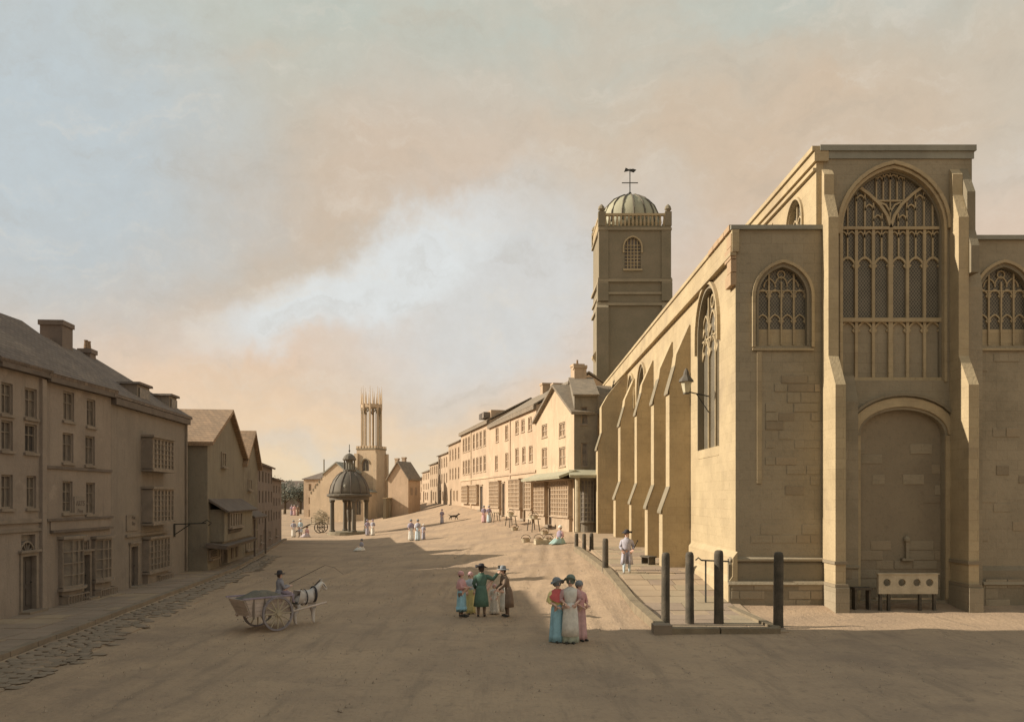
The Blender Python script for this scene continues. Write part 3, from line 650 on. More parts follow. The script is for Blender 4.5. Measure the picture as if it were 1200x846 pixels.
# shaded corner house facing the viewer
ops = [(.45, 8.9, .9, 10.1), (.45, 6.0, .9, 7.6)]
r0, rf = house('corner_house', 'dark corner shop house in shade beside the church buttress', (4.32, 59.1), (5.95, 59.1), 9, 1.4, 10.9, 'eaves', M_r3, M_tileg, ops, zr=12.6, group=RG, floor=-.8)
for o in ops: window(r0, *o, nx=1, nz=2)
shop(r0, .45, 2.2, 1.5, 5.0, 5, 9, .5, fr=M_r3, pn=M_pane, curved=True, riser=1.0, gb=.06)
MB().prof_x([(-1.3, 5.35), (0, 5.75), (0, 5.6), (-1.25, 5.15)], -.4, 1.6).build('canopy', M_green, r0, (0, 0, -1.4))
MB().tube([(0.15, -.85, 1.2), (.15, -.85, 5.2)], .17, 10).build('canopy_post', M_woodp, r0, (0, 0, -1.4)); MB().box(-.1, .4, -1.1, -.6, 1.2, 1.5).build('post_base', M_woodp, r0, (0, 0, -1.4))
chimney(r0, rf, .75, 4.6, 11.6, 13.6, .9, 1.0, 0, m=M_lit3)

# ------------------------------------------------------------------ big church
ch = thing('parish_church', 'great limestone church with traceried windows, stepped buttresses and domed tower on the right', 'church', (7.73, 29.5, 0))
CO = (-7.73, -29.5, 0)
FY = 29.5
def cb(mb, name, m, parent=ch, smooth=False): return mb.build(name, m, parent, CO, smooth)
WX, WA, WS, WH = 13.18, 1.78, 13.1, 2.1            # west window
AX, AA, AS, AH = 9.36, .86, 10.75, 1.05            # aisle window
BX, BA = 13.5, 1.46                                # walled-up doorway
ww = [(WX-WA, 7.85), (WX+WA, 7.85)]+list(reversed(arch_pts(WX, WA, WS, WH)))
aw = lambda cx: [(cx-AA, 9.05), (cx+AA, 9.05)]+list(reversed(arch_pts(cx, AA, AS, AH)))
seg = [(BX+BA*math.cos(PI*i/16), 6.0+.85*math.sin(PI*i/16)) for i in range(17)]
bw = [(BX-BA, .25), (BX+BA, .25)]+seg
cb(MB().plate(rect(10.774, -.5, 15.9, 15.75), [ww, bw], FY, FY+.5), 'nave_west_wall', M_st)
cb(MB().plate(rect(7.73, -.5, 10.77, 13.05), [aw(AX)], FY+.003, FY+.5), 'aisle_west_wall', M_st)
cb(MB().plate(rect(15.904, -.5, 19.6, 12.7), [aw(17.0)], FY+.003, FY+.5), 'aisle_west_wall', M_st)
cb(MB().box(10.78, 15.89, FY+.5, 76, -.5, 15.2), 'nave_body', M_st)
cb(MB().box(15.91, 19.6, FY+.5, 76, -.5, 12.3), 'aisle_body', M_st)
cb(MB().box(8.14, 10.77, FY+.5, 76, -.5, 12.1), 'aisle_body', M_st)
cb(MB().prof_y([(8.1, 12.35), (10.76, 12.9), (10.76, 13.0), (8.1, 12.47)], FY+.52, 75.9), 'aisle_roof', M_lead)
cb(MB().prof_y([(10.9, 15.22), (13.3, 15.6), (15.8, 15.22)], FY+.52, 75.9), 'nave_roof', M_lead)
# copings
cb(MB().box(10.62, 16.0, FY-.12, FY+.62, 15.753, 15.95).box(10.7, 15.95, FY-.05, FY-.002, 15.5, 15.753), 'coping', M_lead)
cb(MB().box(7.55, 10.765, FY-.1, FY+.6, 13.053, 13.2), 'coping', M_lead)
cb(MB().box(16.003, 19.7, FY-.1, FY+.6, 12.703, 12.85), 'coping', M_lead)
def outline(path, w, y0, y1, name, m, parent=ch): return cb(MB().bar2(path, w, y0, y1), name, m, parent)
# hood moulds and jamb mouldings
outline([(WX-WA-.14, 12.9)]+arch_pts(WX, WA+.14, WS, WH+.16), .12, FY-.12, FY+.02, 'hood_mould', M_st2)
outline([(WX-WA-.02, 7.8)]+arch_pts(WX, WA+.02, WS, WH+.02)+[(WX+WA+.02, 7.8)], .1, FY-.04, FY+.2, 'jamb_moulding', M_st2)
outline([(WX-WA+.06, 7.86)]+arch_pts(WX, WA-.06, WS, WH-.06)+[(WX+WA-.06, 7.86)], .08, FY+.16, FY+.34, 'jamb_moulding', M_std)
for cx in (AX, 17.0):
    outline([(cx-AA-.16, 9.0)]+arch_pts(cx, AA+.16, AS, AH+.16)+[(cx+AA+.16, 9.0)], .1, FY-.1, FY+.02, 'hood_mould', M_st2)
    outline([(cx-AA-.01, 9.06)]+arch_pts(cx, AA+.01, AS, AH+.01)+[(cx+AA+.01, 9.06)], .07, FY-.02, FY+.2, 'jamb_moulding', M_std)
    cb(MB().prof_x([(FY-.08, 8.95), (FY+.3, 9.08), (FY+.3, 8.98), (FY-.08, 8.88)], cx-AA-.2, cx+AA+.2), 'window_sill', M_st2)
outline([(BX+(BA+.25)*math.cos(PI*(16-i)/16), 6.0+1.1*math.sin(PI*(16-i)/16)) for i in range(17)], .3, FY-.07, FY+.05, 'arch_ring', M_st2)
outline([(BX+(BA+.5)*math.cos(PI*(15-i)/16), 6.0+1.36*math.sin(PI*(15-i)/16)) for i in range(15)], .09, FY-.14, FY+.0, 'hood_mould', M_std)
for sx in (-1, 1):
    cb(MB().box(BX+sx*(BA+.12)-.11, BX+sx*(BA+.12)+.11, FY-.06, FY+.03, .3, 5.95), 'jamb_shaft', M_st2)
cb(MB().box(BX-BA-.1, BX+BA+.1, FY+.28, FY+.49, .0, 7.1), 'doorway_blocking', M_stb)
# tracery -------------------------------------------------------------
def head(b, xa, xb, z, w, y0, y1, cusp=True):
    cx, a = (xa+xb)/2, (xb-xa)/2
    b.bar2(arch_pts(cx, a, z, a*1.45, 5), w, y0, y1)
    if cusp:
        for sg in (-1, 1):
            b.plate([(cx+sg*a, z-.02), (cx+sg*a*.5, z+a*.42), (cx+sg*a*.8, z+a*.75)], [], y0+.012, y1-.012)
def tracery_big():
    b = MB(); y0, y1 = FY+.2, FY+.34; w = 2*WA/6; X = [WX-WA+w*i for i in range(7)]
    for i in range(1, 6): b.bar2([(X[i], 7.86), (X[i], 13.2)], .1 if i != 3 else .16, y0-.01*(i == 3), y1)
    b.bar2([(X[0], 9.98), (X[6], 9.98)], .14, y0-.05, y1+.01)
    b.bar2([(X[0], 13.18), (X[6], 13.18)], .1, y0-.03, y1+.01)
    b.bar2([(X[0], 7.92), (X[6], 7.92)], .12, y0-.05, y1+.01)
    for i in range(6):
        head(b, X[i], X[i+1], 9.5, .06, y0+.02, y1-.01)
        head(b, X[i], X[i+1], 11.75, .07, y0+.02, y1-.01)
        xm = (X[i]+X[i+1])/2
        b.bar2([(xm, 12.1), (xm, 13.15)], .05, y0+.03, y1-.02)
        for a, c_ in ((X[i], xm), (xm, X[i+1])): head(b, a, c_, 12.85, .045, y0+.03, y1-.02, False)
    # forking main mullion
    for sg in (-1, 1):
        b.bar2([(WX, 13.2), (WX+sg*.12, 13.6), (WX+sg*.38, 14.0), (WX+sg*.75, 14.35), (WX+sg*1.12, 14.62)], .1, y0-.03, y1+.012)
        for k in range(1, 6):
            x = WX+sg*(.3*k-.02); top = min(arch_z(x, WX, WA, WS, WH)-.03, 99)
            fork = 13.2+(abs(x-WX))**.75*1.32
            zt = min(top, fork) if abs(x-WX) < 1.15 else top
            b.bar2([(x, 13.2), (x, zt)], .05, y0+.03, y1-.02)
            if k < 5: head(b, min(x, x+sg*.3), max(x, x+sg*.3), zt-.28, .045, y0+.03, y1-.02, False)
        b.bar2([(WX, 13.75), (WX+sg*.16, 14.0), (WX+sg*.36, 14.08)], .06, y0+.02, y1-.01)
    b.bar2([(WX-.62, 14.14), (WX+.62, 14.14)], .06, y0+.02, y1-.012)
    for k in range(-2, 3):
        x = WX+k*.24; b.bar2([(x, 14.16), (x, arch_z(x, WX, WA, WS, WH)-.02)], .05, y0+.03, y1-.02)
        if k < 2: head(b, x, x+.24, arch_z(x+.12, WX, WA, WS, WH)-.3, .04, y0+.03, y1-.02, False)
    b.bar2([(WX, 13.2), (WX, 14.12)], .05, y0+.02, y1-.015)
    return b
tw = cb(tracery_big(), 'west_window', M_st2)
gl = cb(MB().plate([(WX-WA+.02, 10.0), (WX+WA-.02, 10.0)]+list(reversed(arch_pts(WX, WA-.02, WS, WH-.02))), [], FY+.3, FY+.325), 'leaded_glass', M_glass, tw)
cb(MB().plate(rect(WX-WA+.01, 7.87, WX+WA-.01, 9.96), [], FY+.29, FY+.34), 'blind_panel', M_st, tw)
def tracery_aisle(cx):
    b = MB(); y0, y1 = FY+.14, FY+.26; w = 2*AA/4; X = [cx-AA+w*i for i in range(5)]
    for i in range(1, 4):
        b.bar2([(X[i], 9.1), (X[i], arch_z(X[i], cx, AA, AS, AH)-.02 if i != 2 else 11.3)], .055, y0, y1)
    for i in range(4):
        head(b, X[i], X[i+1], 9.85, .045, y0+.02, y1-.01); head(b, X[i], X[i+1], 10.72, .045, y0+.02, y1-.01)
    b.bar2([(X[0], 10.98), (X[4], 10.98)], .04, y0+.01, y1)
    for k in (-1, 0, 1): head(b, cx+k*.4-.2, cx+k*.4+.2, 11.2-.08*abs(k), .04, y0+.03, y1-.02, False)
    b.bar2([(cx+.13*math.cos(i*PI/4), 11.55+.13*math.sin(i*PI/4)) for i in range(8)], .035, y0+.02, y1, closed=True)
    t_ = cb(b, 'aisle_window', M_st2)
    cb(MB().plate([(cx-AA+.01, 9.66), (cx+AA-.01, 9.66)]+list(reversed(arch_pts(cx, AA-.01, AS, AH-.01))), [], FY+.22, FY+.24), 'leaded_glass', M_glass, t_)
    cb(MB().plate(rect(cx-AA+.01, 9.07, cx+AA-.01, 9.655), [], FY+.2, FY+.25), 'blind_panel', M_st2, t_)
tracery_aisle(AX); tracery_aisle(17.0)
# front buttresses
def prof_b(x0, x1, stages, y=FY, name='buttress', m=M_st2):
    p = [(y+.05, -.5), (y-stages[0][0], -.5)]
    for d, z0, z1 in stages: p += [(y-d, z0), (y-d, z1)]
    p.append((y+.05, stages[-1][2]+.3))
    return cb(MB().prof_x(p, x0, x1), name, m)
for x, w in ((10.71, .34), (15.12, .34)):
    prof_b(x, x+w, [(1.25, -.4, 7.55), (.62, 8.6, 13.3), (.22, 14.2, 14.9)])
prof_b(11.054, 11.85, [(.3, -.4, 7.1), (.05, 7.7, 7.72)], m=M_st); prof_b(15.465, 16.1, [(.3, -.4, 11.0), (.08, 11.8, 12.4)], m=M_st)
cb(MB().prof_x([(FY+.02, 15.2), (FY-.5, 14.2), (FY-.5, 12.9), (FY-.75, 12.3), (FY-.75, 11.4), (FY+.02, 11.4)], 15.47, 15.75), 'buttress_offset', M_std)
cb(MB().box(8.46, 8.62, FY-.05, FY+.002, 4.3, 8.85), 'pilaster_strip', M_st2)
# plinth
cb(MB().prof_x([(FY+.002, -.5), (FY-.28, -.5), (FY-.28, .8), (FY-.14, .95), (FY-.14, 1.5), (FY-.0, 1.7)], 7.45, 10.7), 'plinth', M_std)
cb(MB().prof_x([(FY+.002, -.5), (FY-.28, -.5), (FY-.28, .8), (FY-.14, .95), (FY-.14, 1.3), (FY-.0, 1.45)], 16.11, 19.6), 'plinth', M_std)
cb(MB().prof_x([(FY-.29, .78), (FY-.36, .84), (FY-.3, .93), (FY-.2, .95)], 7.4, 10.69).prof_x([(FY-.0, 1.6), (FY-.2, 1.63), (FY-.2, 1.7), (FY-.0, 1.76)], 7.5, 10.69), 'string_course', M_st)
cb(MB().prof_x([(FY-.29, .78), (FY-.36, .84), (FY-.3, .93), (FY-.2, .95)], 16.12, 19.6).prof_x([(FY-.27, 1.35), (FY-.37, 1.4), (FY-.37, 1.46), (FY-.27, 1.5)], 11.06, 11.86), 'string_course', M_st)
for xa in (10.71, 15.12):
    for z, e in ((.84, 1.36), (1.6, 1.31)): cb(MB().box(xa-.05, xa+.39, FY-e, FY-.05, z, z+.1), 'string_course', M_stb)
    cb(MB().box(xa-.06, xa+.4, FY-1.42, FY-.05, -.3, .83), 'buttress_plinth', M_st)
# side wall, facing the street: local x runs from far (Y=76) to near, local y into the building
MS = Matrix.Translation((7.73, 76, 0)) @ Matrix.Rotation(-PI/2, 4, 'Z')
def sb_(mb, name, m, parent=ch): return cb(mb.xf(MS), name, m, parent)
LSW = 46.49
def awin(u, a, zs, h, z0): return [(u-a, z0), (u+a, z0)]+list(reversed(arch_pts(u, a, zs, h)))
SWN = [(42.35, 1.75, 10.3, 1.75, 5.75), (25.4, 1.5, 10.0, 1.6, 5.75), (20.9, 1.4, 10.0, 1.6, 5.75), (10, 1.6, 10, 1.6, 5.75)]
sb_(MB().plate(rect(0, -.5, LSW, 13.04), [awin(*q) for q in SWN], 0, .4), 'aisle_side_wall', M_st2)
for u, a, zs, h, z0 in SWN:
    sb_(MB().bar2([(u-a-.18, zs-.6)]+arch_pts(u, a+.18, zs, h+.18)+[(u+a+.18, zs-.6)], .13, -.13, .02), 'hood_mould', M_st2)
    sb_(MB().bar2([(u-a-.01, z0)]+arch_pts(u, a+.01, zs, h+.01)+[(u+a+.01, z0)], .09, -.03, .2), 'jamb_moulding', M_std)
    b = MB(); y0, y1 = .14, .27; w = 2*a/3
    for i in (1, 2): b.bar2([(u-a+w*i, z0+.02), (u-a+w*i, arch_z(u-a+w*i, u, a, zs, h)-.03)], .1, y0, y1)
    for i in range(3):
        xa, xb = u-a+w*i, u-a+w*i+w
        head(b, xa, xb, zs-.9, .07, y0+.01, y1); head(b, xa, xb, zs+.05, .06, y0+.02, y1-.01)
        b.bar2([((xa+xb)/2, zs-.3), ((xa+xb)/2, zs+.1)], .06, y0+.02, y1-.01)
    b.bar2([(u-a, zs-.1), (u+a, zs-.1)], .06, y0+.01, y1)
    b.bar2([(u+.25*math.cos(i*PI/4), zs+h-.5+.25*math.sin(i*PI/4)) for i in range(8)], .06, y0+.02, y1, closed=True)
    t_ = sb_(b, 'side_window', M_st2)
    g_ = awin(u, a-.01, zs, h-.01, z0+.02); sb_(MB().plate(g_, [], .23, .25), 'leaded_glass', M_glass, t_)
    sb_(MB().prof_x([(-.02, z0-.35), (.3, z0+.02), (.3, z0-.4)], u-a, u+a), 'window_sill', M_st2)
# parapet, string course and orange coping
sb_(MB().box(0, LSW+.1, -.14, .1, 12.28, 13.043).box(0, LSW+.08, -.2, -.0, 12.16, 12.276), 'parapet', M_st2)
sb_(MB().box(0, LSW-3.2, -.2, .3, 13.046, 13.2), 'coping', M_st2)
for i in range(4):
    sb_(MB().box(LSW-3.18+i*.8, LSW-3.2+i*.8+.78, -.22, .3, 13.046, 13.22+.02*(i % 2)), 'coping_stone', M_rust)
for i, (z, l) in enumerate(((12.5, .55), (12.05, .8), (11.6, .5), (11.15, .7))):
    sb_(MB().box(LSW-l, LSW+.04, -.17-.01*(i % 2), .02, z, z+.42), 'quoin', M_rust)
# side buttresses
for Y in (37.35, 41.4, 47, 54.2, 69.5, 75.2):
    u = 76-Y; w = .85 if Y < 50 else 1.15
    zb = gz(7, Y)
    p = [(.05, -.5), (-1.22, -.5), (-1.22, zb+2.6), (-.92, zb+3.5), (-.92, 8.5), (-.7, 9.4), (-.62, 10.0), (-.05, 11.3), (.05, 11.2)]
    bt = sb_(MB().prof_x(p, u-w/2, u+w/2), 'side_buttress', M_st2)
    for (ya, za, yb, zz) in ((-1.3, zb+2.5, -.9, zb+3.62), (-1.0, 8.4, -.68, 9.55)):
        sb_(MB().prof_x([(ya, za), (yb, zz), (yb+.02, zz-.12), (ya+.0, za-.1)], u-w/2-.04, u+w/2+.04), 'offset_slab', M_std, bt)
sb_(MB().prof_x([(.05, -.5), (-2.0, -.5), (-2.0, 7.2), (-1.75, 8.1), (-1.75, 9.9), (-1.3, 10.7), (-.5, 11.7), (-.05, 12.1), (.05, 12.1)], 17.7, 19.0), 'side_buttress', M_st2)
sb_(MB().prof_x([(-2.08, 7.1), (-1.73, 8.22), (-1.71, 8.1), (-2.08, 6.98)], 17.65, 19.05), 'offset_slab', M_std)
sb_(MB().prof_x([(.002, -.5), (-.3, -.5), (-.3, .9), (-.15, 1.1), (-.15, 1.75), (0, 1.95)], 39.4, LSW+.26), 'plinth', M_st2)
# clerestory
MC = Matrix.Translation((10.77, 76, 0)) @ Matrix.Rotation(-PI/2, 4, 'Z')
cw = [(44.3-5.4*i, .8, 13.95, .85, 13.05) for i in range(8)]
cb(MB().plate(rect(0, 12.6, LSW, 15.4), [awin(*q) for q in cw], -.25, .2).xf(MC), 'clerestory_wall', M_st2)
cb(MB().box(0, LSW+.1, -.34, .15, 15.403, 15.75).box(0, LSW+.1, -.42, .2, 15.753, 15.92).box(0, LSW, -.36, -.251, 15.1, 15.2).xf(MC), 'parapet', M_st2)
for u, a, zs, h, z0 in cw:
    cb(MB().bar2([(u-a-.08, zs-.3)]+arch_pts(u, a+.08, zs, h+.08)+[(u+a+.08, zs-.3)], .09, -.33, -.24).xf(MC), 'hood_mould', M_st2)
    b = MB(); w = 2*a/3
    for i in (1, 2): b.bar2([(u-a+w*i, z0), (u-a+w*i, arch_z(u-a+w*i, u, a, zs, h)-.02)], .07, -.1, .0)
    for i in range(3): head(b, u-a+w*i, u-a+w*i+w, zs-.1, .05, -.09, -.01)
    t_ = cb(b.xf(MC), 'clerestory_window', M_st2)
    cb(MB().plate(awin(u, a, zs, h, z0), [], -.03, -.01).xf(MC), 'leaded_glass', M_glass, t_)
    if u < 40: cb(MB().prof_x([(-.2, 12.7), (-.6, 12.7), (-.6, 14.2), (-.25, 14.9)], u+2.2, u+2.7).xf(MC), 'pilaster_buttress', M_st2)
# proud ashlar blocks where the wall face shows its stones
stone = None; rs = random.Random(11)
def stones(x0, x1, z0, z1, keep, y, avoid=None, hh=.33):
    global stone
    z = z0; r = 0
    while z < z1:
        h = hh*(.85+.3*rs.random()); x = x0-(r % 2)*.25
        while x < x1:
            w = .45+.5*rs.random(); xa, xb = max(x, x0), min(x+w, x1)
            if xb-xa > .15 and rs.random() < keep and not (avoid and avoid((xa+xb)/2, z)):
                d = .012+.014*rs.random()
                if stone is None:
                    stone = MB().loft([[(-.5, 0, -.5), (.5, 0, -.5), (.5, 0, .5), (-.5, 0, .5)], [(-.5, -.7, -.5), (.5, -.7, -.5), (.5, -.7, .5), (-.5, -.7, .5)], [(-.46, -1, -.44), (.46, -1, -.44), (.46, -1, .44), (-.46, -1, .44)]]).build('stone', M_st, ch)
                    o = stone; o.location = ((xa+xb)/2-7.73, y-29.5, z+h/2); o.scale = (xb-xa-.03, d, h-.03)
                else: inst(stone, 'stone', ch, ((xa+xb)/2-7.73, y-29.5, z+h/2), (0, 0, 0), (xb-xa-.03, d, h-.03), rs.choice([M_st, M_st, M_st, M_stb, M_st3]))
            x += w
        z += h; r += 1
stones(8.75, 10.65, 4.6, 7.9, .55, FY); stones(7.8, 10.65, 1.9, 4.4, .3, FY); stones(7.5, 10.65, .02, .74, .75, FY-.28)
stones(BX-BA, BX+BA, .3, 2.2, .6, FY+.28); stones(BX-BA, BX+BA, 3.6, 5.6, .28, FY+.28); stones(16.2, 19.0, .02, .74, .6, FY-.28)
stones(16.15, 19.0, 2.0, 8.5, .12, FY); stones(11.1, 11.8, .02, 1.3, .9, FY-.3); stones(11.9, 15.0, 6.95, 7.7, .12, FY, lambda x, z: z < 7.0)
cb(MB().ball((BX+.25, FY+.2, 2.35), (.12, .1, .13)).box(BX+.2, BX+.3, FY+.15, FY+.28, 1.7, 2.25).box(BX+.05, BX+.45, FY+.1, FY+.28, 1.62, 1.7), 'stone_finial', M_st)

# tower ---------------------------------------------------------------
TX0, TX1, TY0, TY1 = 7.83, 14.06, 76.03, 82.3; TC = 10.945
tb = cb(MB().box(TX0, TX1, TY0+.45, TY1, 0, 28.0).plate(rect(TX0, 0, TX1, 28.0), [awin(10.75, .72, 26.1, .85, 24.2)], TY0, TY0+.45), 'tower', M_std)
for z, e, h in ((20.9, .18, .22), (21.9, .14, .2), (23.0, .2, .24), (27.6, .16, .2)):
    cb(MB().box(TX0-e, TX1+e, TY0-e, TY1+e, z, z+h), 'string_course', M_st, tb)
for x0 in (TX0-.32, TX1-.7):
    for (e, z0, z1) in ((.32, 0, 20.7), (.2, 21.3, 22.9), (.1, 23.3, 28.0)):
        xa = TX0-e if x0 < 9 else TX1-.75
        cb(MB().box(xa, xa+.75+e, TY0-e, TY0+.9, z0, z1), 'corner_buttress', M_std, tb)
        cb(MB().prof_x([(TY0-e, z1), (TY0-.02, z1+.5), (TY0+.9, z1+.5), (TY0+.9, z1)], xa+.02, xa+.73+e), 'offset_slab', M_st, tb) if z1 < 28 else None
for z in (16.5, 12.5, 8.5): cb(MB().prof_y([(TX0+.02, z+.9), (TX0-.62, z), (TX0-.62, z-.2), (TX0-.3, z-.6), (TX0+.02, z-.6)], TY0+.3, TY0+1.2), 'offset_slab', M_st2, tb)
cb(MB().bar2([(9.93, 25.6)]+arch_pts(10.75, .82, 26.1, .95)+[(11.57, 25.6)], .12, TY0-.12, TY0+.02), 'hood_mould', M_st2, tb)
b = MB()
for i in range(1, 5): x = 10.03+i*.288; b.bar2([(x, 24.2), (x, arch_z(x, 10.75, .72, 26.1, .85))], .07, TY0+.1, TY0+.2)
for i in range(1, 8): b.bar2([(10.03, 24.2+i*.3), (11.47, 24.2+i*.3)], .06, TY0+.11, TY0+.19)
cb(b, 'belfry_window', M_st2, tb); cb(MB().plate(awin(10.75, .72, 26.1, .85, 24.2), [], TY0+.2, TY0+.25), 'belfry_glass', M_pane, tb)
cb(MB().box(9.9, 11.6, TY0-.12, TY0+.1, 24.0, 24.17), 'window_sill', M_st2, tb)
b = MB(); b.box(TX0-.1, TX1+.1, TY0-.1, TY0+.15, 28.9, 29.1).box(TX0-.1, TX0+.15, TY0+.15, TY1, 28.9, 29.1).box(TX1-.15, TX1+.1, TY0+.15, TY1, 28.9, 29.1).box(TX0-.1, TX1+.1, TY1, TY1+.1, 28.9, 29.1)
for i in range(16):
    x = TX0+.5+i*(TX1-TX0-1)/15; b.lathe([(.07, 28.0), (.13, 28.3), (.07, 28.7), (.1, 28.9)], 6, (x, TY0+.03)); y = TY0+.5+i*(TY1-TY0-1)/15; b.lathe([(.07, 28.0), (.13, 28.3), (.07, 28.7), (.1, 28.9)], 6, (TX0+.03, y)); b.lathe([(.07, 28.0), (.13, 28.3), (.07, 28.7), (.1, 28.9)], 6, (TX1-.03, y))
cb(b, 'balustrade', M_st2, tb)
for x in (TX0+.15, TX1-.15):
    for y in (TY0+.1, TY1-.1): cb(MB().box(x-.3, x+.3, y-.25, y+.3, 28.0, 29.25).lathe([(.12, 29.25), (.32, 29.5), (.25, 29.75), (.05, 29.95)], 8, (x, y)), 'pinnacle', M_std, tb)
dy = 79.2
b = MB(); b.lathe([(2.75, 28.0), (2.75, 29.0), (2.62, 29.8), (2.25, 30.6), (1.65, 31.2), (.9, 31.6), (.25, 31.75)], 32, (TC, dy)); dm = cb(b, 'dome', M_green, tb, True)
b = MB()
for k in range(16):
    a = 2*PI*k/16; b.tube([(TC+r*math.cos(a), dy+r*math.sin(a), z) for r, z in [(2.77, 28.8), (2.64, 29.8), (2.27, 30.6), (1.67, 31.22), (.92, 31.62), (.2, 31.78)]], .09, 5)
cb(b, 'dome_rib', M_leadd, tb)
cb(MB().tube([(TC, dy, 31.7), (TC, dy, 34.3)], .05, 6).tube([(TC-.75, dy, 33.0), (TC+.75, dy, 33.0)], .045, 6).ball((TC, dy, 32.0), .16).plate([(TC-.55, 34.0), (TC-.1, 34.1), (TC+.35, 33.95), (TC+.6, 34.2), (TC+.3, 34.3), (TC-.1, 34.25), (TC-.4, 34.4)], [], dy-.02, dy+.02), 'weathervane', M_iron, tb)

# lantern on the side wall
ln = thing('wall_lantern', 'iron bracket lantern on the sunlit church wall in front of the tall side window', 'lantern', (7.7, 33.3, 7.6))
MB().tube([(0, 0, .15), (-.9, 0, .35)], .025, 6).tube([(0, 0, -.5), (-.5, 0, .25)], .02, 6).build('bracket', M_iron, ln)
MB().lathe([(.12, .3), (.22, .75)], 6, (-.9, 0)).build('lantern_glass', mat('lantern_glass', (.6, .55, .4), None, 3, .3, .05), ln)
MB().lathe([(.3, .72), (.27, .8), (.12, .98), (.1, 1.1), (.03, 1.25)], 8, (-.9, 0)).build('lantern_cap', M_leadd, ln)
MB().lathe([(.13, .24), (.13, .3)], 6, (-.9, 0)).build('lantern_base', M_leadd, ln)

# raised church pavement
pc = MB()
pc.loft([[(4.2, y, gz(4.5, y)-.3), (4.2, y, gz(4.5, y)+.05), (7.8, y, gz(4.5, y)+.05), (7.8, y, gz(4.5, y)-.3)] for y in [24.0, 28, 31, 34, 38, 44, 50, 58]])
cpv = pc.build('church_pavement', M_pave2, kind='structure')
fs2 = None; y = 24.1; row = 0
while y < 47:
    d = .9+.3*rr.random(); x = 4.36; zz = gz(4.5, y+d/2)+.055; slope = math.atan2(gz(4.5, y+d)-gz(4.5, y), d)
    while x < 7.4:
        w = min(.7+.6*rr.random(), 7.5-x)
        if 7.5-x-w < .3: w = 7.5-x
        if fs2 is None: fs2 = MB().box(-.5, .5, -.5, .5, 0, .03).build('flagstone', M_pave2, cpv); o = fs2; o.location = (x+w/2, y+d/2, zz); o.scale = (w-.03, d-.03, 1); o.rotation_euler = (slope, 0, 0)
        else: inst(fs2, 'flagstone', cpv, (x+w/2, y+d/2, zz-.008*rr.random()), (slope, 0, 0), (w-.03, d-.03, 1), rr.choice([M_pave2, M_pave2, M_pave, M_st3]))
        x += w
    y += d
def beam(a, b_, w=.3, h=.22, n=1, name='timber_kerb'):
    A, B = Vector(a), Vector(b_); 
    mb = MB(); d = (B-A).normalized(); u = Vector((0, 0, 1)).cross(d).normalized()*w/2; up = Vector((0, 0, h))
    mb.loft([[p-u-Vector((0, 0, .25)), p+u-Vector((0, 0, .25)), p+u+up, p-u+up] for p in (A, B)])
    return mb
kb = thing('timber_kerb', 'long sloping timber edging beam from the near post to the shopfronts', 'edging', (4.25, 24, 0)); KO = (-4.25, -24, 0)
pts = [(4.25, 24.0, 0), (4.15, 29, gz(4.3, 29)), (3.98, 35.6, gz(4, 35.6)), (3.75, 41, gz(4, 41)), (3.5, 46, gz(4, 46))]
for a, b_ in zip(pts, pts[1:]): beam(a, (b_[0], b_[1]-.05, b_[2])).build('timber', M_beam, kb, KO)
kb = thing('timber_kerb', 'low timber edging across the front of the tall posts', 'edging', (4.4, 23.95, 0)); KO = (-4.4, -23.95, 0)
for xa, xb in ((4.4, 5.8), (5.84, 7.5)): beam((xa, 23.95, 0), (xb, 23.97, 0), .3, .16).build('timber', M_beam, kb, KO)
MB().box(3.95, 4.45, 23.7, 24.2, -.1, .26).build('corner_stone', M_kerb, kb, KO)
kb = thing('timber_kerb', 'short timber edging running back from the lone post to the church corner', 'edging', (7.5, 24.2, 0)); beam((7.5, 24.2, 0), (7.35, 28.9, 0), .25, .16).build('timber', M_beam, kb, (-7.5, -24.2, 0))
def post(x, y, h, r, label, group):
    rp = random.Random(int(x*100)); z = gz(x, y)
    t = thing('timber_post', label, 'post', (x, y, z), rp.uniform(0, 3), group)
    b = MB(); b.loft([[(r*k*(1+.05*math.sin(3*a+z_))*math.cos(a)+rp.uniform(-.004, .004), r*k*math.sin(a), z_) for a in [2*PI*i/12 for i in range(12)]] for z_, k in ((-.3, 1.08), (.0, 1.06), (.4, 1), (h*.5, .98), (h-.12, .97), (h-.03, .85), (h, .5))])
    b.build('shaft', M_wood, t, smooth=True); MB().lathe([(r*1.5, -.05), (r*1.35, .05), (r, .09)], 9, (.02, 0)).build('foot_stones', M_kerb, t)
PG = 'tall timber posts before the church'
post(4.5, 25.0, 2.2, .125, 'tall dark post at the pavement corner, leftmost of the near row', PG)
post(5.27, 25.3, 2.2, .125, 'tall dark post second from the left in the near row', PG)
post(6.13, 25.3, 2.25, .14, 'tall dark post third from the left, thickest of the row of three', PG)
post(7.65, 24.5, 2.25, .14, 'lone tall dark post standing before the church front, right of the row', PG)
PG2 = 'small posts at the shop end of the pavement'
post(3.93, 35.9, 1.45, .13, 'middle post with a knobbed top beside the sloping timber edging', PG2)
post(3.5, 46.3, .95, .11, 'short post in front of the canopy foot, leftmost of the small trio', PG2)
post(3.85, 45.5, .95, .11, 'short post in the middle of the small trio', PG2)
post(4.25, 45.6, .95, .11, 'short post nearest the buttress in the small trio', PG2)

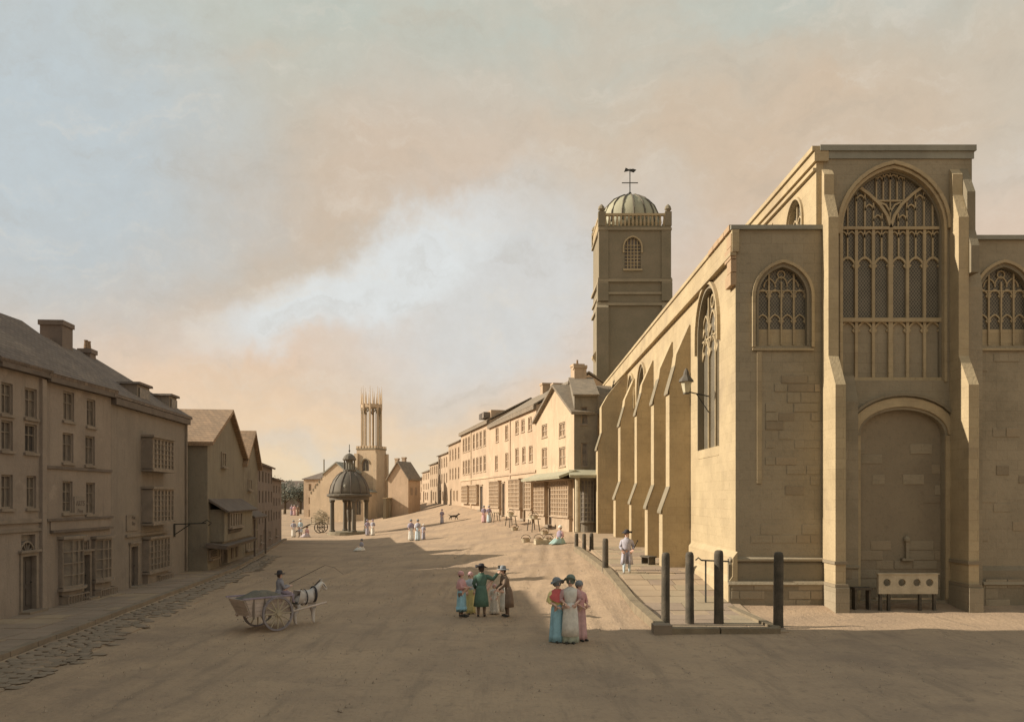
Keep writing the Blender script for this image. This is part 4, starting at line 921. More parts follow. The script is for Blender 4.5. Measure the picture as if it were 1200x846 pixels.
# stocks
s_ = thing('stocks', 'pale wooden stocks board with four holes before the walled up doorway', 'stocks', (13.2, 28.5, 0))
def hole(cx, cz, r): return [(cx+r*math.cos(2*PI*i/12), cz+r*math.sin(2*PI*i/12)) for i in range(12)]
MB().plate(rect(-.98, .6, 1.0, 1.25), [hole(x, .98, .125) for x in (-.7, -.2, .3, .72)], -.06, .06).build('board', M_woodp, s_)
MB().box(-1.02, 1.04, -.09, .09, 1.253, 1.29).build('top_rail', M_woodp, s_)
for x in (-.9, -.62, .42, .9): MB().prof_y([(x-.045, -.1), (x+.045, -.1), (x+.04, .62), (x-.04, .62)], -.05, .065).build('leg', M_wood, s_)
MB().box(-.95, .98, .18, .45, .38, .44).build('seat', M_woodp, s_)
bn = thing('bench', 'short dark wooden bench left of the stocks', 'bench', (11.75, 28.7, 0))
MB().box(-.3, .3, -.2, .2, .72, .8).build('seat', M_wood, bn)
for x in (-.27, .2): MB().box(x, x+.06, -.15, .15, -.05, .72).build('leg', M_wood, bn)

# ------------------------------------------------------------------ market cross
mc = thing('market_cross', 'domed open market cross on slender columns with small lantern cupola', 'market cross', (-16.75, 87.9, 0), 0, None, 1.1)
MB().lathe([(2.05, -.2), (2.05, .18), (1.9, .18), (1.9, .32)], 24).build('base_step', M_std, mc)
for k in range(4):
    a = math.radians(25+90*k); x, y = 1.62*math.cos(a), 1.62*math.sin(a)
    MB().lathe([(.28, .32), (.28, .45), (.21, .5), (.19, 3.0), (.27, 3.12), (.27, 3.25)], 10, (x, y)).build('column', M_leadd, mc, smooth=False)
MB().lathe([(.16, .3), (.14, 1.2), (.22, 1.6), (.26, 2.2), (.14, 2.8), (.14, 3.25)], 10).build('central_pillar', M_leadd, mc)
MB().lathe([(1.75, 3.25), (1.85, 3.25), (1.85, 3.5), (2.1, 3.62), (2.1, 3.78), (1.75, 3.85)], 24).build('entablature', M_leadd, mc)
dm = MB().lathe([(1.85, 3.78), (1.8, 4.1), (1.68, 4.6), (1.45, 5.1), (1.1, 5.55), (.7, 5.85), (.5, 5.95)], 24).build('dome', M_leadd, mc, smooth=True)
b = MB()
for k in range(12):
    a = 2*PI*(k+.5)/12; b.tube([(r*math.cos(a), r*math.sin(a), z) for r, z in [(1.87, 3.8), (1.82, 4.1), (1.7, 4.6), (1.47, 5.1), (1.12, 5.56), (.7, 5.88)]], .045, 5)
b.build('dome_rib', M_trim, dm)
MB().ball((-.1, -1.62, 4.5), (.16, .12, .2)).build('dome_ornament', M_lead, dm)
cu = MB().lathe([(.62, 5.93), (.62, 6.1), (.5, 6.1)], 12).build('cupola', M_leadd, mc); MB().lathe([(.6, 6.95), (.66, 7.05), (.5, 7.35), (.25, 7.55), (.05, 7.62)], 12).build('cupola_cap', M_leadd, cu)
b = MB()
for k in range(6): a = k*PI/3+.3; b.lathe([(.07, 6.1), (.07, 6.97)], 6, (.46*math.cos(a), .46*math.sin(a)))
b.build('cupola_column', M_leadd, cu); MB().lathe([(.28, 6.1), (.28, 6.96)], 8).build('cupola_core', M_lead, cu)
MB().tube([(0, 0, 7.6), (0, 0, 8.45)], .035, 6).ball((0, 0, 7.85), .09).build('finial', M_iron, mc)

# ------------------------------------------------------------------ lantern tower church
lc = thing('lantern_church', 'distant church with openwork lantern tower and crown of pinnacles behind the market cross', 'church', (-20.8, 130, 0), math.radians(-20.5))
A3 = 3.3
M_lc = mat('lantern_church_stone', (.55, .43, .30), (.49, .38, .265), .5, .92, .2, 8, pattern='streak')
b = MB(); b.plate(rect(-A3, -.3, 0, 11.2), [awin(-1.75, .62, 9.0, .7, 7.9)], 0, .3); b.box(-A3, 0, .3, A3, -.3, 11.2); tw = b.build('tower', M_lc, lc)
b = MB(); b.plate(awin(-1.75, .6, 9.0, .68, 7.92), [], .2, .25); b.build('tower_window', M_pane, tw)
b = MB(); b.bar2([(-1.75, 7.9), (-1.75, 9.3)], .1, .08, .2).bar2(arch_pts(-1.75, .7, 9.0, .8), .12, -.1, .02); b.build('window_tracery', M_std, tw)
MB().box(-A3-.08, .08, -.08, A3+.08, 11.2, 11.4).build('string_course', M_std, tw)
b = MB()
for i in range(7):
    for j in range(7):
        if i in (0, 6) or j in (0, 6): x, y = -A3+.1+i*(A3-.2)/6, .1+j*(A3-.2)/6; b.box(x-.15, x+.15, y-.15, y+.15, 11.4, 11.75)
b.build('battlements', M_lc, tw)
for x, y in ((0, 0), (0, A3), (-A3, 0)): MB().box(x-.3, x+.32, y-.28, y+.3, -.3, 10.6).build('buttress', M_lc, tw)
# open octagonal lantern
b = MB(); cx, cy = -A3/2, A3/2
for k in range(8):
    a = PI/8+k*PI/4; x, y = cx+1.5*math.cos(a), cy+1.5*math.sin(a)
    b.lathe([(.2, 11.4), (.15, 12), (.14, 17.2), (.2, 17.4), (.2, 18.3)], 6, (x, y))
lan = b.build('lantern', M_lc, lc)
b = MB(); b.loft([[(cx+r*math.cos(PI/8+k*PI/4), cy+r*math.sin(PI/8+k*PI/4), z) for k in range(8)] for r, z in ((1.35, 17.7), (1.6, 17.7), (1.6, 18.2), (1.35, 18.2))]).build('lantern_ring', M_lc, lan)
b = MB()
for k in range(8):
    a0, a1 = PI/8+k*PI/4, PI/8+(k+1)*PI/4
    for t in (0, 1):
        pass
    p0 = Vector((cx+1.5*math.cos(a0), cy+1.5*math.sin(a0))); p1 = Vector((cx+1.5*math.cos(a1), cy+1.5*math.sin(a1))); q = []
    for i in range(9):
        s1 = i/8; p = p0.lerp(p1, s1); q.append((p.x, p.y, 16.6+.95*math.sin(PI*s1)))
    b.tube(q, .09, 5); pm = p0.lerp(p1, .5); b.tube([(pm.x, pm.y, 11.5), (pm.x, pm.y, 17.6)], .06, 5)
b.build('lantern_arch', M_std, lan)
b = MB()
for k in range(16):
    a = PI/8+k*PI/8; x, y = cx+1.58*math.cos(a), cy+1.58*math.sin(a); hh = 20.6 if k % 2 == 0 else 19.7
    b.lathe([(.11, 18.2), (.08, 19.2), (.015, hh+.4)], 5, (x, y))
b.build('pinnacle', M_lc, lan)
# nave and aisle in front
b = MB(); b.plate([(-6.6, -.3), (-2.6, -.3), (-2.6, 7.6), (-4.4, 9.0), (-6.6, 7.4)], [], -4, 6); b.build('nave', M_lc, lc)
MB().plate([(-6.8, 7.25), (-4.4, 9.0), (-4.4, 9.2), (-6.9, 7.4)], [], -4.15, 6).plate([(-4.4, 9.0), (-2.4, 7.45), (-2.35, 7.6), (-4.39, 9.2)], [], -4.16, 6).build('nave_roof', M_lead, lc)
b = MB(); b.plate([(-2.59, -.3), (.3, -.3), (.3, 4.6), (-2.59, 5.3)], [awin(-1.1, .45, 3.0, .6, 1.3)], -3.2, -2.8); b.plate([(-2.59, -.3), (.3, -.3), (.3, 4.6), (-2.59, 5.3)], [], -2.8, -.3); b.build('aisle', M_lc, lc)
b = MB(); b.plate(awin(-1.1, .44, 3.0, .6, 1.3), [], -2.95, -2.9); gw = b.build('aisle_window', M_pane, lc)
MB().bar2([(-1.1, 1.3), (-1.1, 3.3)], .1, -3.1, -2.96).bar2(arch_pts(-1.1, .55, 3.0, .72), .1, -3.28, -3.19).build('tracery', M_std, gw)
MB().plate([(-2.6, 5.32), (.45, 4.6), (.45, 4.75), (-2.6, 5.47)], [], -3.3, -.2).build('aisle_roof', M_lead, lc)
ck = MB().box(-2.58, -2.45, -3.9, -.2, 5.4, 7.45).build('clerestory_wall', M_std, lc)
for i in range(4): MB().box(-2.46, -2.43, -3.5+i*.85, -3.1+i*.85, 5.8, 7.0).build('clerestory_window', M_pane, ck)
MB().tube([(-6.6, -3.9, 7.3), (-6.6, -3.9, 9.6)], .09, 6).build('gable_spike', M_std, lc)
for i in range(7): x = -8.9+i*.36; MB().box(x-.09, x+.09, -3.95, -3.7, 4.4+.42*i, 4.75+.42*i).build('crocket', M_std, lc)
MB().plate([(-9.1, -.3), (-6.62, -.3), (-6.62, 7.1), (-9.1, 4.2)], [], -3.9, 5).build('porch', M_lc, lc)

def simple_house(name, label, loc, rot, w, d, ze, zr, wall, roofm, wins, fr=M_framel, pn=M_paneg, gable=False, group=None, hip=(0, 0)):
    c0, s0 = math.cos(rot), math.sin(rot); P1 = (loc[0]+w*c0, loc[1]+w*s0)
    r, rf = house(name, label, (loc[0], loc[1]), P1, d, loc[2], ze, 'gable_front' if gable else 'eaves', wall, roofm, wins, zr=zr, xa=w/2, hip=hip, group=group)
    for o in wins: window(r, *o, nx=1, nz=2, fr=fr, pn=pn, sill=False)
    return r, rf
BG = 'houses closing the view at the far end of the market place'
r, rf = simple_house('long_house', 'long tan house with two rows of windows behind the market cross', (-33.2, 136, 0), math.radians(-18), 8.4, 7, 6.7, 8.2, M_lit3, M_tile, [(x, z, x+.5, z+1.1) for z in (4.9, 2.8) for x in (.9, 2.1, 3.3, 4.5, 6.0)]+[(.9, .6, 1.7, 1.9), (3, .6, 3.9, 1.9)], group=BG, hip=(2.2, .01))
r, rf = simple_house('gable_house', 'tall pale gable ended house right of the lantern tower', (-18.0, 124, 0), math.radians(-24), 3.4, 3.4, 6.6, 8.9, M_lit2, M_tileg, [], gable=True, group=BG)
chimney(r, rf, .6, 1.5, 7.0, 9.6, .5, .5, 0, m=M_lit3); chimney(r, rf, 1.0, 2.8, 8.0, 9.8, .5, .5, 0, m=M_lit3)
for i in range(2): MB().box(3.38, 3.42, .6+i*1.3, 1.2+i*1.3, 4.2, 5.3).build('side_window', M_paneg, r)
wl = thing('churchyard_wall', 'shaded stone churchyard wall rising up the lane right of the lantern tower', 'wall', (-18.4, 121.8, 0)); q = [(-18.4, 121.8, 0, 3.7), (-17.3, 126, .3, 3.75), (-16.8, 134, 1.0, 3.8), (-17.2, 148, 2, 3.9)]
MB().loft([[(x+18.4, y-121.8, z-.3), (x+18.8, y-121.8, z-.3), (x+18.8, y-121.8, t), (x+18.4, y-121.8, t)] for x, y, z, t in q]).build('wall_body', M_std, wl)
MB().loft([[(x+18.3, y-121.8, t), (x+18.9, y-121.8, t), (x+18.9, y-121.8, t+.12), (x+18.3, y-121.8, t+.12)] for x, y, z, t in q]).build('coping', M_st2, wl)
for i in range(7):
    y = 123+i*3.4; x = lerp_y([(a, b_) for a, b_, _, _ in q], y); MB().box(x+18.78, x+18.95, y-121.8, y-121.3, -.2, 3.4).build('pier', M_st, wl)
simple_house('cottage', 'small tan house at the very end of the hill street', (-17.5, 172, 3.1), 0, 7, 7, 5.6, 7.2, M_lit3, M_tileg, [(1, 4, 1.8, 5), (3, 4, 3.8, 5), (5, 4, 5.8, 5)], group=BG)
simple_house('cottage', 'low far house behind the trees at the end of the left street', (-62, 215, .9), 0, 14, 8, 5.2, 8.0, M_r5, M_tile, [(2, 3, 3, 4.2), (5, 3, 6, 4.2), (8, 3, 9, 4.2)], group=BG)

# ------------------------------------------------------------------ trees
M_leaf = mat('foliage_bluegreen', (.2, .22, .19), (.27, .28, .23), .6, .9, .2, 8)
M_bark = mat('bark', (.12, .09, .06), None, 3, .9, .5)
def tree(x, y, h, r, label, seed, cat='tree', group='far trees at the end of the left street'):
    z = gz(x, y); rt = random.Random(seed); t = thing('broadleaf_tree', label, cat, (x, y, z), 0, group)
    b = MB(); b.tube([(0, 0, -.3), (.1, 0, h*.3), (-.05, .1, h*.6), (.05, 0, h*.85)], [.28, .2, .13, .05], 8)
    for k in range(6):
        a = rt.uniform(0, 6.28); z0 = h*rt.uniform(.3, .6); b.tube([(0, 0, z0), (r*.4*math.cos(a), r*.4*math.sin(a), z0+h*.12), (r*.75*math.cos(a), r*.75*math.sin(a), z0+h*.2)], [.1, .06, .03], 5)
    b.build('trunk', M_bark, t)
    b = MB(); cl = [(rt.uniform(-.6, .6)*r, rt.uniform(-.6, .6)*r, h*rt.uniform(.38, .85), r*rt.uniform(.3, .5)) for _ in range(14)]
    for cx_, cy_, cz, cr in cl:
        for _ in range(150):
            v = Vector((rt.gauss(0, 1), rt.gauss(0, 1), rt.gauss(0, 1))).normalized()*cr*rt.uniform(.6, 1.05); p = Vector((cx_, cy_, cz))+v
            n_ = Vector((rt.gauss(0, 1), rt.gauss(0, 1), rt.gauss(0, 1))).normalized(); u = n_.orthogonal().normalized()*rt.uniform(.1, .2); w = n_.cross(u)*1.0
            b.add([p-u, p+w*.5, p+u, p-w*.5], [(0, 1, 2, 3)])
    b.build('crown', M_leaf, t)
tree(-40.5, 152, 6.2, 2.6, 'grey green round tree at the left street end, left of the two', 1)
tree(-38.0, 153, 6.0, 2.4, 'grey green round tree at the left street end, right of the two', 2)
tree(-46, 160, 7.0, 3.2, 'taller grey green tree mostly behind the left row end', 4)

# ------------------------------------------------------------------ figures
def skin_mesh(name, joints, edges, root, m, parent, sub=1):
    """one continuous skinned body grown over a jointed skeleton"""
    names = list(joints); names.remove(root); names = [root]+names; idx = {n: i for i, n in enumerate(names)}
    me = bpy.data.meshes.new('skeleton'); me.from_pydata([joints[n][0] for n in names], [(idx[a], idx[b]) for a, b in edges], [])
    o = bpy.data.objects.new('skeleton', me); COL.objects.link(o)
    md = o.modifiers.new('skin', 'SKIN'); md.use_smooth_shade = True; md.branch_smoothing = .6
    for i, n in enumerate(names):
        sv = me.skin_vertices[0].data[i]; sv.radius = (joints[n][1],)*2; sv.use_root = (i == 0)
    s2 = o.modifiers.new('sub', 'SUBSURF'); s2.levels = sub; s2.render_levels = sub
    return o, m, parent, name
PENDING = []
def flush():
    bpy.context.view_layer.update(); dg = bpy.context.evaluated_depsgraph_get()
    for o, m, parent, name in PENDING:
        me = bpy.data.meshes.new_from_object(o.evaluated_get(dg)); me.name = name; me.materials.clear(); me.materials.append(m); me.shade_smooth()
        k = bpy.data.objects.new(name, me); COL.objects.link(k); k.parent = parent; bpy.data.objects.remove(o)
    PENDING.clear()
def hand(J, E, wr, elb, tag, side, fingers):
    W_ = Vector(J[wr][0]); d = (W_-Vector(J[elb][0])).normalized()
    acr = d.cross(Vector((0, 0, 1)) if abs(d.z) < .8 else Vector((0, 1, 0))).normalized(); dn = d.cross(acr)
    J[tag+'p'] = (tuple(W_+d*.06), .03); E.append((wr, tag+'p'))
    if not fingers:
        J[tag+'q'] = (tuple(W_+d*.13), .02); E.append((tag+'p', tag+'q')); return
    for i, ln in enumerate((.075, .085, .08, .06)):
        b0 = W_+d*.085+acr*(.026*(i-1.5)); b1 = b0+d*ln*.55+dn*.012; b2 = b1+d*ln*.4+dn*.03
        for nme, p, r_ in ((tag+'f%d' % i, b0, .011), (tag+'g%d' % i, b1, .009), (tag+'h%d' % i, b2, .008)): J[nme] = (tuple(p), r_)
        E += [(tag+'p', tag+'f%d' % i), (tag+'f%d' % i, tag+'g%d' % i), (tag+'g%d' % i, tag+'h%d' % i)]
    t0 = W_+d*.04-acr*.04*side; J[tag+'t'] = (tuple(t0), .012); J[tag+'u'] = (tuple(t0+d*.04-acr*.02*side+dn*.02), .009); E += [(tag+'p', tag+'t'), (tag+'t', tag+'u')]
def person(label, loc, rot, h, sex='w', arms=None, lean=0.0, seat=False, skirt=None, bodice=None, sleeve=None, shawl=None, bonnet=None, hat=None, coat=None,
           breech=None, stocking=None, apron=None, cap=None, group=None, fingers=True, legs=None, turn=0.0, drive=False, hem=.03, flare=1.0, coat_z=.5):
    t = thing('person', label, 'person', (loc[0], loc[1], gz(loc[0], loc[1]) if len(loc) < 3 else loc[2]), rot, group, h/1.72)
    low = -.66 if seat else (-.42 if drive else 0.0)
    def wp(p):
        x, y, z = p; k = max(0, z-.92-low); y -= lean*k; return (x, y, z)
    arms = arms or ((-.25, .03, 1.12), (-.2, -.16, .96), (.25, .03, 1.12), (.2, -.16, .96))
    T = lambda p: wp((p[0], p[1], p[2]+low))
    J = {'pelvis': (T((0, 0, .94)), .12), 'spine': (T((0, .0, 1.1)), .105), 'chest': (T((0, 0, 1.28)), .125), 'neck0': (T((0, .01, 1.42)), .065), 'neck': (T((0, -.005, 1.49)), .048),
         'jaw': (T((0, -.02, 1.555)), .07), 'head': (T((0, -.015, 1.62)), .088), 'crown': (T((0, 0, 1.68)), .06)}
    E = [('pelvis', 'spine'), ('spine', 'chest'), ('chest', 'neck0'), ('neck0', 'neck'), ('neck', 'jaw'), ('jaw', 'head'), ('head', 'crown')]
    for sd_, e_, w_, sx in (('l', arms[0], arms[1], -1), ('r', arms[2], arms[3], 1)):
        J[sd_+'sh'] = (T((sx*.165, .01, 1.37)), .055); J[sd_+'el'] = (T(e_), .042); J[sd_+'wr'] = (T(w_), .028)
        E += [('chest', sd_+'sh'), (sd_+'sh', sd_+'el'), (sd_+'el', sd_+'wr')]; hand(J, E, sd_+'wr', sd_+'el', sd_+'h', sx, fingers)
    if seat: lg = [((s*.12, -.34, .38), (s*.1, -.3, .08), (s*.11, -.42, .03)) for s in (-1, 1)]; hp = [(s*.09, .02, .27) for s in (-1, 1)]
    elif drive: lg = [((s*.12, -.42, .52), (s*.12, -.5, .12), (s*.13, -.62, .05)) for s in (-1, 1)]; hp = [(s*.09, .0, .5) for s in (-1, 1)]
    else: lg = legs or [((s*.1, -.02, .5), (s*.1, .02, .09), (s*.12, -.12, .03)) for s in (-1, 1)]; hp = [(s*.09, 0, .88) for s in (-1, 1)]
    for s_n, l_, hpp in zip('lr', lg, hp):
        J[s_n+'hp'] = (hpp, .09); J[s_n+'kn'] = (l_[0], .055); J[s_n+'an'] = (l_[1], .035); J[s_n+'to'] = (l_[2], .03)
        E += [('pelvis', s_n+'hp'), (s_n+'hp', s_n+'kn'), (s_n+'kn', s_n+'an'), (s_n+'an', s_n+'to')]
    PENDING.append(skin_mesh('body', J, E, 'pelvis', M_skin, t))
    # face and hair: the head may be turned a little
    hc = Vector(T((0, -.015, 1.62))); RM = Matrix.Translation(hc) @ Matrix.Rotation(turn, 4, 'Z') @ Matrix.Translation(-Vector((0, -.015, 1.62)))
    if fingers:
        MB().loft([[(-.012, -.1, 1.64), (.012, -.1, 1.64), (.008, -.1, 1.66)], [(-.02, -.118, 1.592), (.02, -.118, 1.592), (0, -.128, 1.6)]]).xf(RM).build('nose', M_skin, t)
        for sx in (-1, 1):
            MB().ball((sx*.034, -.092, 1.628), (.014, .01, .008), 8, 4).xf(RM).build('eye', M_hair, t); MB().ball((sx*.088, .0, 1.615), (.012, .022, .032), 6, 4).xf(RM).build('ear', M_skin, t)
        MB().ball((0, -.098, 1.562), (.026, .008, .008), 8, 4).xf(RM).build('mouth', mat('lips', (.42, .16, .13)), t)
    MB().loft([[(.1*k*math.cos(a), .02+.1*k*math.sin(a)+max(0, -math.sin(a))*c_, z) for a in [2*PI*i/14 for i in range(14)]] for k, z, c_ in ((.75, 1.53, .1), (1.0, 1.6, .09), (1.0, 1.66, .035), (.85, 1.71, .0), (.4, 1.735, 0), (.05, 1.74, 0))]).xf(RM).build('hair', M_hair, t, smooth=True)
    def ring(rx, ry, z, cy=0.0, n=28, fold=0, ph=0, fy=1): return [T((rx*(1+fold*math.cos(7*a+ph)+fold*.5*math.sin(12*a+ph*2))*math.cos(a), cy+ry*(1+fold*math.cos(7*a+ph))*math.sin(a), z)) for a in [2*PI*i/n for i in range(n)]]
    ph = loc[0]*3
    torso = lambda e=0: [ring(.15+e, .12+e, .98), ring(.135+e, .115+e, 1.08), ring(.165+e, .135+e, 1.22, -.01), ring(.19+e, .13+e, 1.33), ring(.175+e, .105+e, 1.4), ring(.085+e, .08+e, 1.45, .005), ring(.06, .06, 1.475, .005)]
    top = coat or bodice or sleeve
    sl = sleeve or top
    for sd_, sx in (('l', -1), ('r', 1)):
        a, b_, c_ = (Vector(J[sd_+k][0]) for k in ('sh', 'el', 'wr')); end = b_.lerp(c_, .92 if sex == 'm' else .35)
        MB().tube([a.lerp(b_, -.12), a.lerp(b_, .15), a.lerp(b_, .6), b_, b_.lerp(end, .5), end], [.05, .082, .072, .062, .056, .052], 12).build('sleeve', sl, t, smooth=True)
    if bodice: MB().loft(torso(.012)).build('bodice', bodice, t, smooth=True)
    if skirt:
        if seat:
            q = MB(); rg = []
            for cx, cy, z, rx, ry, f in ((0, .02, .42, .13, .12, 0), (0, -.05, .38, .21, .22, .03), (.0, -.12, .26, .29, .36, .05), (0, -.17, .12, .36, .48, .06), (0, -.2, .015, .42, .56, .07)):
                rg.append([(cx+rx*(1+f*math.cos(8*a))*math.cos(a), cy+ry*(1+f*math.cos(8*a+1))*math.sin(a), z) for a in [2*PI*i/32 for i in range(32)]])
            q.loft(rg).build('skirt', skirt, t, smooth=True)
        else:
            zz = [1.09, 1.04, .95, .8, .6, .4, .2, hem]; rr_ = [.128, .142, .168, .178, .19, .2, .21, .22]
            MB().loft([ring(r_*(1+(flare-1)*i/7)*1.05, r_*(1+(flare-1)*i/7)*.92, z, .01*i/7, 56, .014+.075*i/7, ph) for i, (r_, z) in enumerate(zip(rr_, zz))]).build('skirt', skirt, t, smooth=True)
            if sex == 'w':
                for sx in (-1, 1): MB().ball((sx*.09, -.2, .03), (.04, .1, .035), 8, 4).build('shoe', M_iron, t, smooth=True)
    if apron:
        zz = [1.06, .9, .7, .45, .2]; rg = [[T((r_*1.12*math.sin(a), -r_*1.03*math.cos(a), z)) for a in [(-.95+1.9*i/12) for i in range(13)]] for r_, z in zip((.155, .2, .225, .24, .255), zz)]
        rg2 = [[(x*.96, y*.97+.004, z) for x, y, z in r_] for r_ in rg]; MB().loft([a+list(reversed(b_)) for a, b_ in zip(rg, rg2)]).build('apron', apron, t, smooth=True)
    if shawl:
        rg = [ring(.07, .07, 1.47), ring(.13, .11, 1.435, 0), ring(.215, .15, 1.37), ring(.25, .175, 1.26), ring(.255, .185, 1.15, .01, 28, .03), ring(.245, .185, 1.1, .015, 28, .04)]
        MB().loft(rg, caps=False).build('shawl', shawl, t, smooth=True)
    if coat:
        rg = torso(.022)
        MB().loft(rg).build('coat_body', coat, t, smooth=True)
        MB().loft([ring(.09, .09, 1.44, .005), ring(.095, .095, 1.5, .012), ring(.082, .082, 1.5, .012), ring(.078, .078, 1.44, .005)]).build('collar', coat, t, smooth=True)
        arc = [(.55+(2*PI-1.1)*i/30)-PI/2 for i in range(31)]
        outr = []
        for r_, z in ((.16, 1.06), (.185, .95), (.21, .8), (.235, .62), (.26, coat_z)):
            outr.append([T((r_*(1+.04*math.cos(9*a)*(1.06-z))*math.cos(a), r_*.9*math.sin(a)+.015, z)) for a in arc])
        inr = [[(x*.95, y*.95, z) for x, y, z in r_] for r_ in outr]
        MB().loft([a+list(reversed(b_)) for a, b_ in zip(outr, inr)]).build('coat_skirts', coat, t, smooth=True)
    if breech:
        for s_n in 'lr':
            a, b_, c_ = Vector(J[s_n+'hp'][0]), Vector(J[s_n+'kn'][0]), Vector(J[s_n+'an'][0])
            MB().tube([a+Vector((0, 0, .06)), a, a.lerp(b_, .5), b_.lerp(c_, .12)], [.1, .11, .09, .066], 12).build('breeches', breech, t, smooth=True)
            MB().tube([b_.lerp(c_, .1), b_.lerp(c_, .4), b_.lerp(c_, .8), c_], [.06, .062, .045, .042], 10).build('stocking', stocking or cloth('white', (.6, .58, .52)), t, smooth=True)
            d = Vector(J[s_n+'to'][0])-c_; p = c_.lerp(Vector(J[s_n+'to'][0]), .5); MB().ball((p.x, p.y, max(.04, p.z-.01)), (.045, .13, .045), 10, 5).build('shoe', M_iron, t, smooth=True)
    if bonnet:
        MB().loft([[(.118*k*math.cos(a), .03+.125*k*math.sin(a), z) for a in [2*PI*i/18 for i in range(18)]] for k, z in ((.9, 1.56), (1.02, 1.62), (1.05, 1.68), (.95, 1.74), (.6, 1.785), (.1, 1.8))]).xf(RM).build('bonnet', bonnet, t, smooth=True)
        q = [[(k*math.cos(a), .0+k*math.sin(a), z+.02-.07*abs(math.cos(a))**2*(k > .14)-.02*max(0, math.sin(a))+.06*max(0, -math.sin(a))*(k > .14)) for a in [2*PI*i/24 for i in range(24)]] for k, z in ((.118, 1.675), (.19, 1.67), (.192, 1.655), (.118, 1.66))]
        MB().loft(q, caps=False).xf(RM).build('bonnet_brim', bonnet, t, smooth=True)
    if cap:
        MB().loft([[(.112*k*math.cos(a), .02+.118*k*math.sin(a), z) for a in [2*PI*i/16 for i in range(16)]] for k, z in ((1.0, 1.6), (1.06, 1.66), (.95, 1.72), (.55, 1.765), (.08, 1.78))]).xf(RM).build('head_cloth', cap, t, smooth=True)
    if hat:
        kind, hm = hat
        MB().loft([[(.104*k*math.cos(a), .01+.112*k*math.sin(a), z) for a in [2*PI*i/16 for i in range(16)]] for k, z in ((1.02, 1.66), (1.0, 1.72), (.92, 1.79), (.5, 1.815), (.05, 1.82))]).xf(RM).build('hat_crown', hm, t, smooth=True)
        def br(k, a): 
            up = (.0 if kind == 'round' else .075)*max(0, math.cos(1.5*(a-PI/2)))**.6 if math.cos(1.5*(a-PI/2)) > 0 else 0
            return up*max(0, (k-.11)/.1)
        q = [[(k*math.cos(a), .01+k*math.sin(a), z+br(k, a)) for a in [2*PI*i/30 for i in range(30)]] for k, z in ((.105, 1.675), (.15, 1.67), (.215, 1.665), (.215, 1.68), (.15, 1.69), (.105, 1.695))]
        MB().loft(q, caps=False).xf(RM).build('hat_brim', hm, t, smooth=True)
    return t
C_blue = cloth('sky_blue', (.36, .62, .74)); C_red = cloth('rose_red', (.68, .16, .16)); C_yel = cloth('yellow', (.85, .76, .36)); C_sage = cloth('sage', (.56, .64, .54))
C_pink = cloth('dusty_pink', (.66, .42, .42)); C_white = cloth('white', (.8, .77, .7)); C_green = cloth('bottle_green', (.12, .21, .165)); C_grey = cloth('lilac_grey', (.46, .44, .5))
C_brown = cloth('brown', (.22, .16, .12)); C_black = cloth('black', (.06, .055, .06)); C_mauve = cloth('mauve', (.36, .30, .37)); C_hat = cloth('bonnet_grey', (.27, .29, .31)); C_paleb = cloth('pale_blue', (.58, .68, .74)); C_rosew = cloth('rose_wash', (.70, .40, .40))
D = math.radians
WG = 'three women arm in arm'
link = ((-.27, .0, 1.14), (-.12, -.2, 1.04), (.27, .0, 1.14), (.14, -.2, 1.06))
person('woman in sky blue skirt with red shawl and yellow sleeve, left of the trio', (1.2, 22.5), D(18), 1.64, arms=link, skirt=C_blue, bodice=C_yel, sleeve=C_yel, shawl=None, bonnet=C_hat, group=WG, turn=.25)
bpy.context.view_layer.update()
tr_ = [o for o in bpy.data.objects if o.get('category') == 'person'][-1]
MB().loft([[(.08*math.cos(a), .08*math.sin(a), 1.475) for a in [2*PI*i/24 for i in range(24)]]]+[[((.16+.09*k)*math.cos(a), (.12+.055*k)*math.sin(a)-.01, 1.44-.1*k-.16*k*abs(math.sin(a))) for a in [2*PI*i/24 for i in range(24)]] for k in (.1, .6, 1.0, 1.25)], caps=False).build('shawl', C_red, tr_, smooth=True)
person('woman in pale sage skirt and grey green bonnet, centre of the trio', (1.53, 22.38), D(-4), 1.72, arms=link, skirt=C_sage, bodice=C_white, sleeve=C_pink, apron=C_white, bonnet=cloth('bonnet_green', (.22, .27, .23)), group=WG, turn=-.2)
person('woman in mauve and dusty pink dress seen from behind, right of the trio', (1.8, 22.75), D(40), 1.56, arms=link, skirt=C_pink, bodice=C_rosew, sleeve=C_rosew, cap=C_hat, group=WG)
GG = 'group talking in the road'
person('figure in rose jacket and short blue skirt with bundle, leftmost of the talking group', (-1.62, 27.34), D(70), 1.42, skirt=C_blue, bodice=C_rosew, sleeve=C_rosew, shawl=C_rosew, cap=C_rosew, group=GG, hem=.38, arms=((-.2, -.1, 1.14), (-.1, -.28, 1.16), (.2, -.1, 1.14), (.1, -.28, 1.16)), breech=C_brown, stocking=C_brown)
person('slim woman in yellow skirt standing behind the group', (-1.36, 28.0), D(10), 1.34, skirt=C_yel, bodice=C_paleb, sleeve=C_paleb, cap=C_pink, group=GG, flare=.85)
person('man in long bottle green coat and black tricorne, raising his right arm', (-.98, 27.3), D(180), 1.62, sex='m', coat=C_green, hat=('tri', C_black), breech=C_brown, stocking=C_brown, group=GG, arms=((-.4, -.06, 1.27), (-.56, -.2, 1.46), (.26, .02, 1.12), (.2, -.14, .95)), coat_z=.36)
person('small child in white dress between the two men', (-.58, 28.0), D(-10), .95, skirt=C_white, bodice=C_white, sleeve=C_white, cap=C_pink, group=GG, flare=1.3)
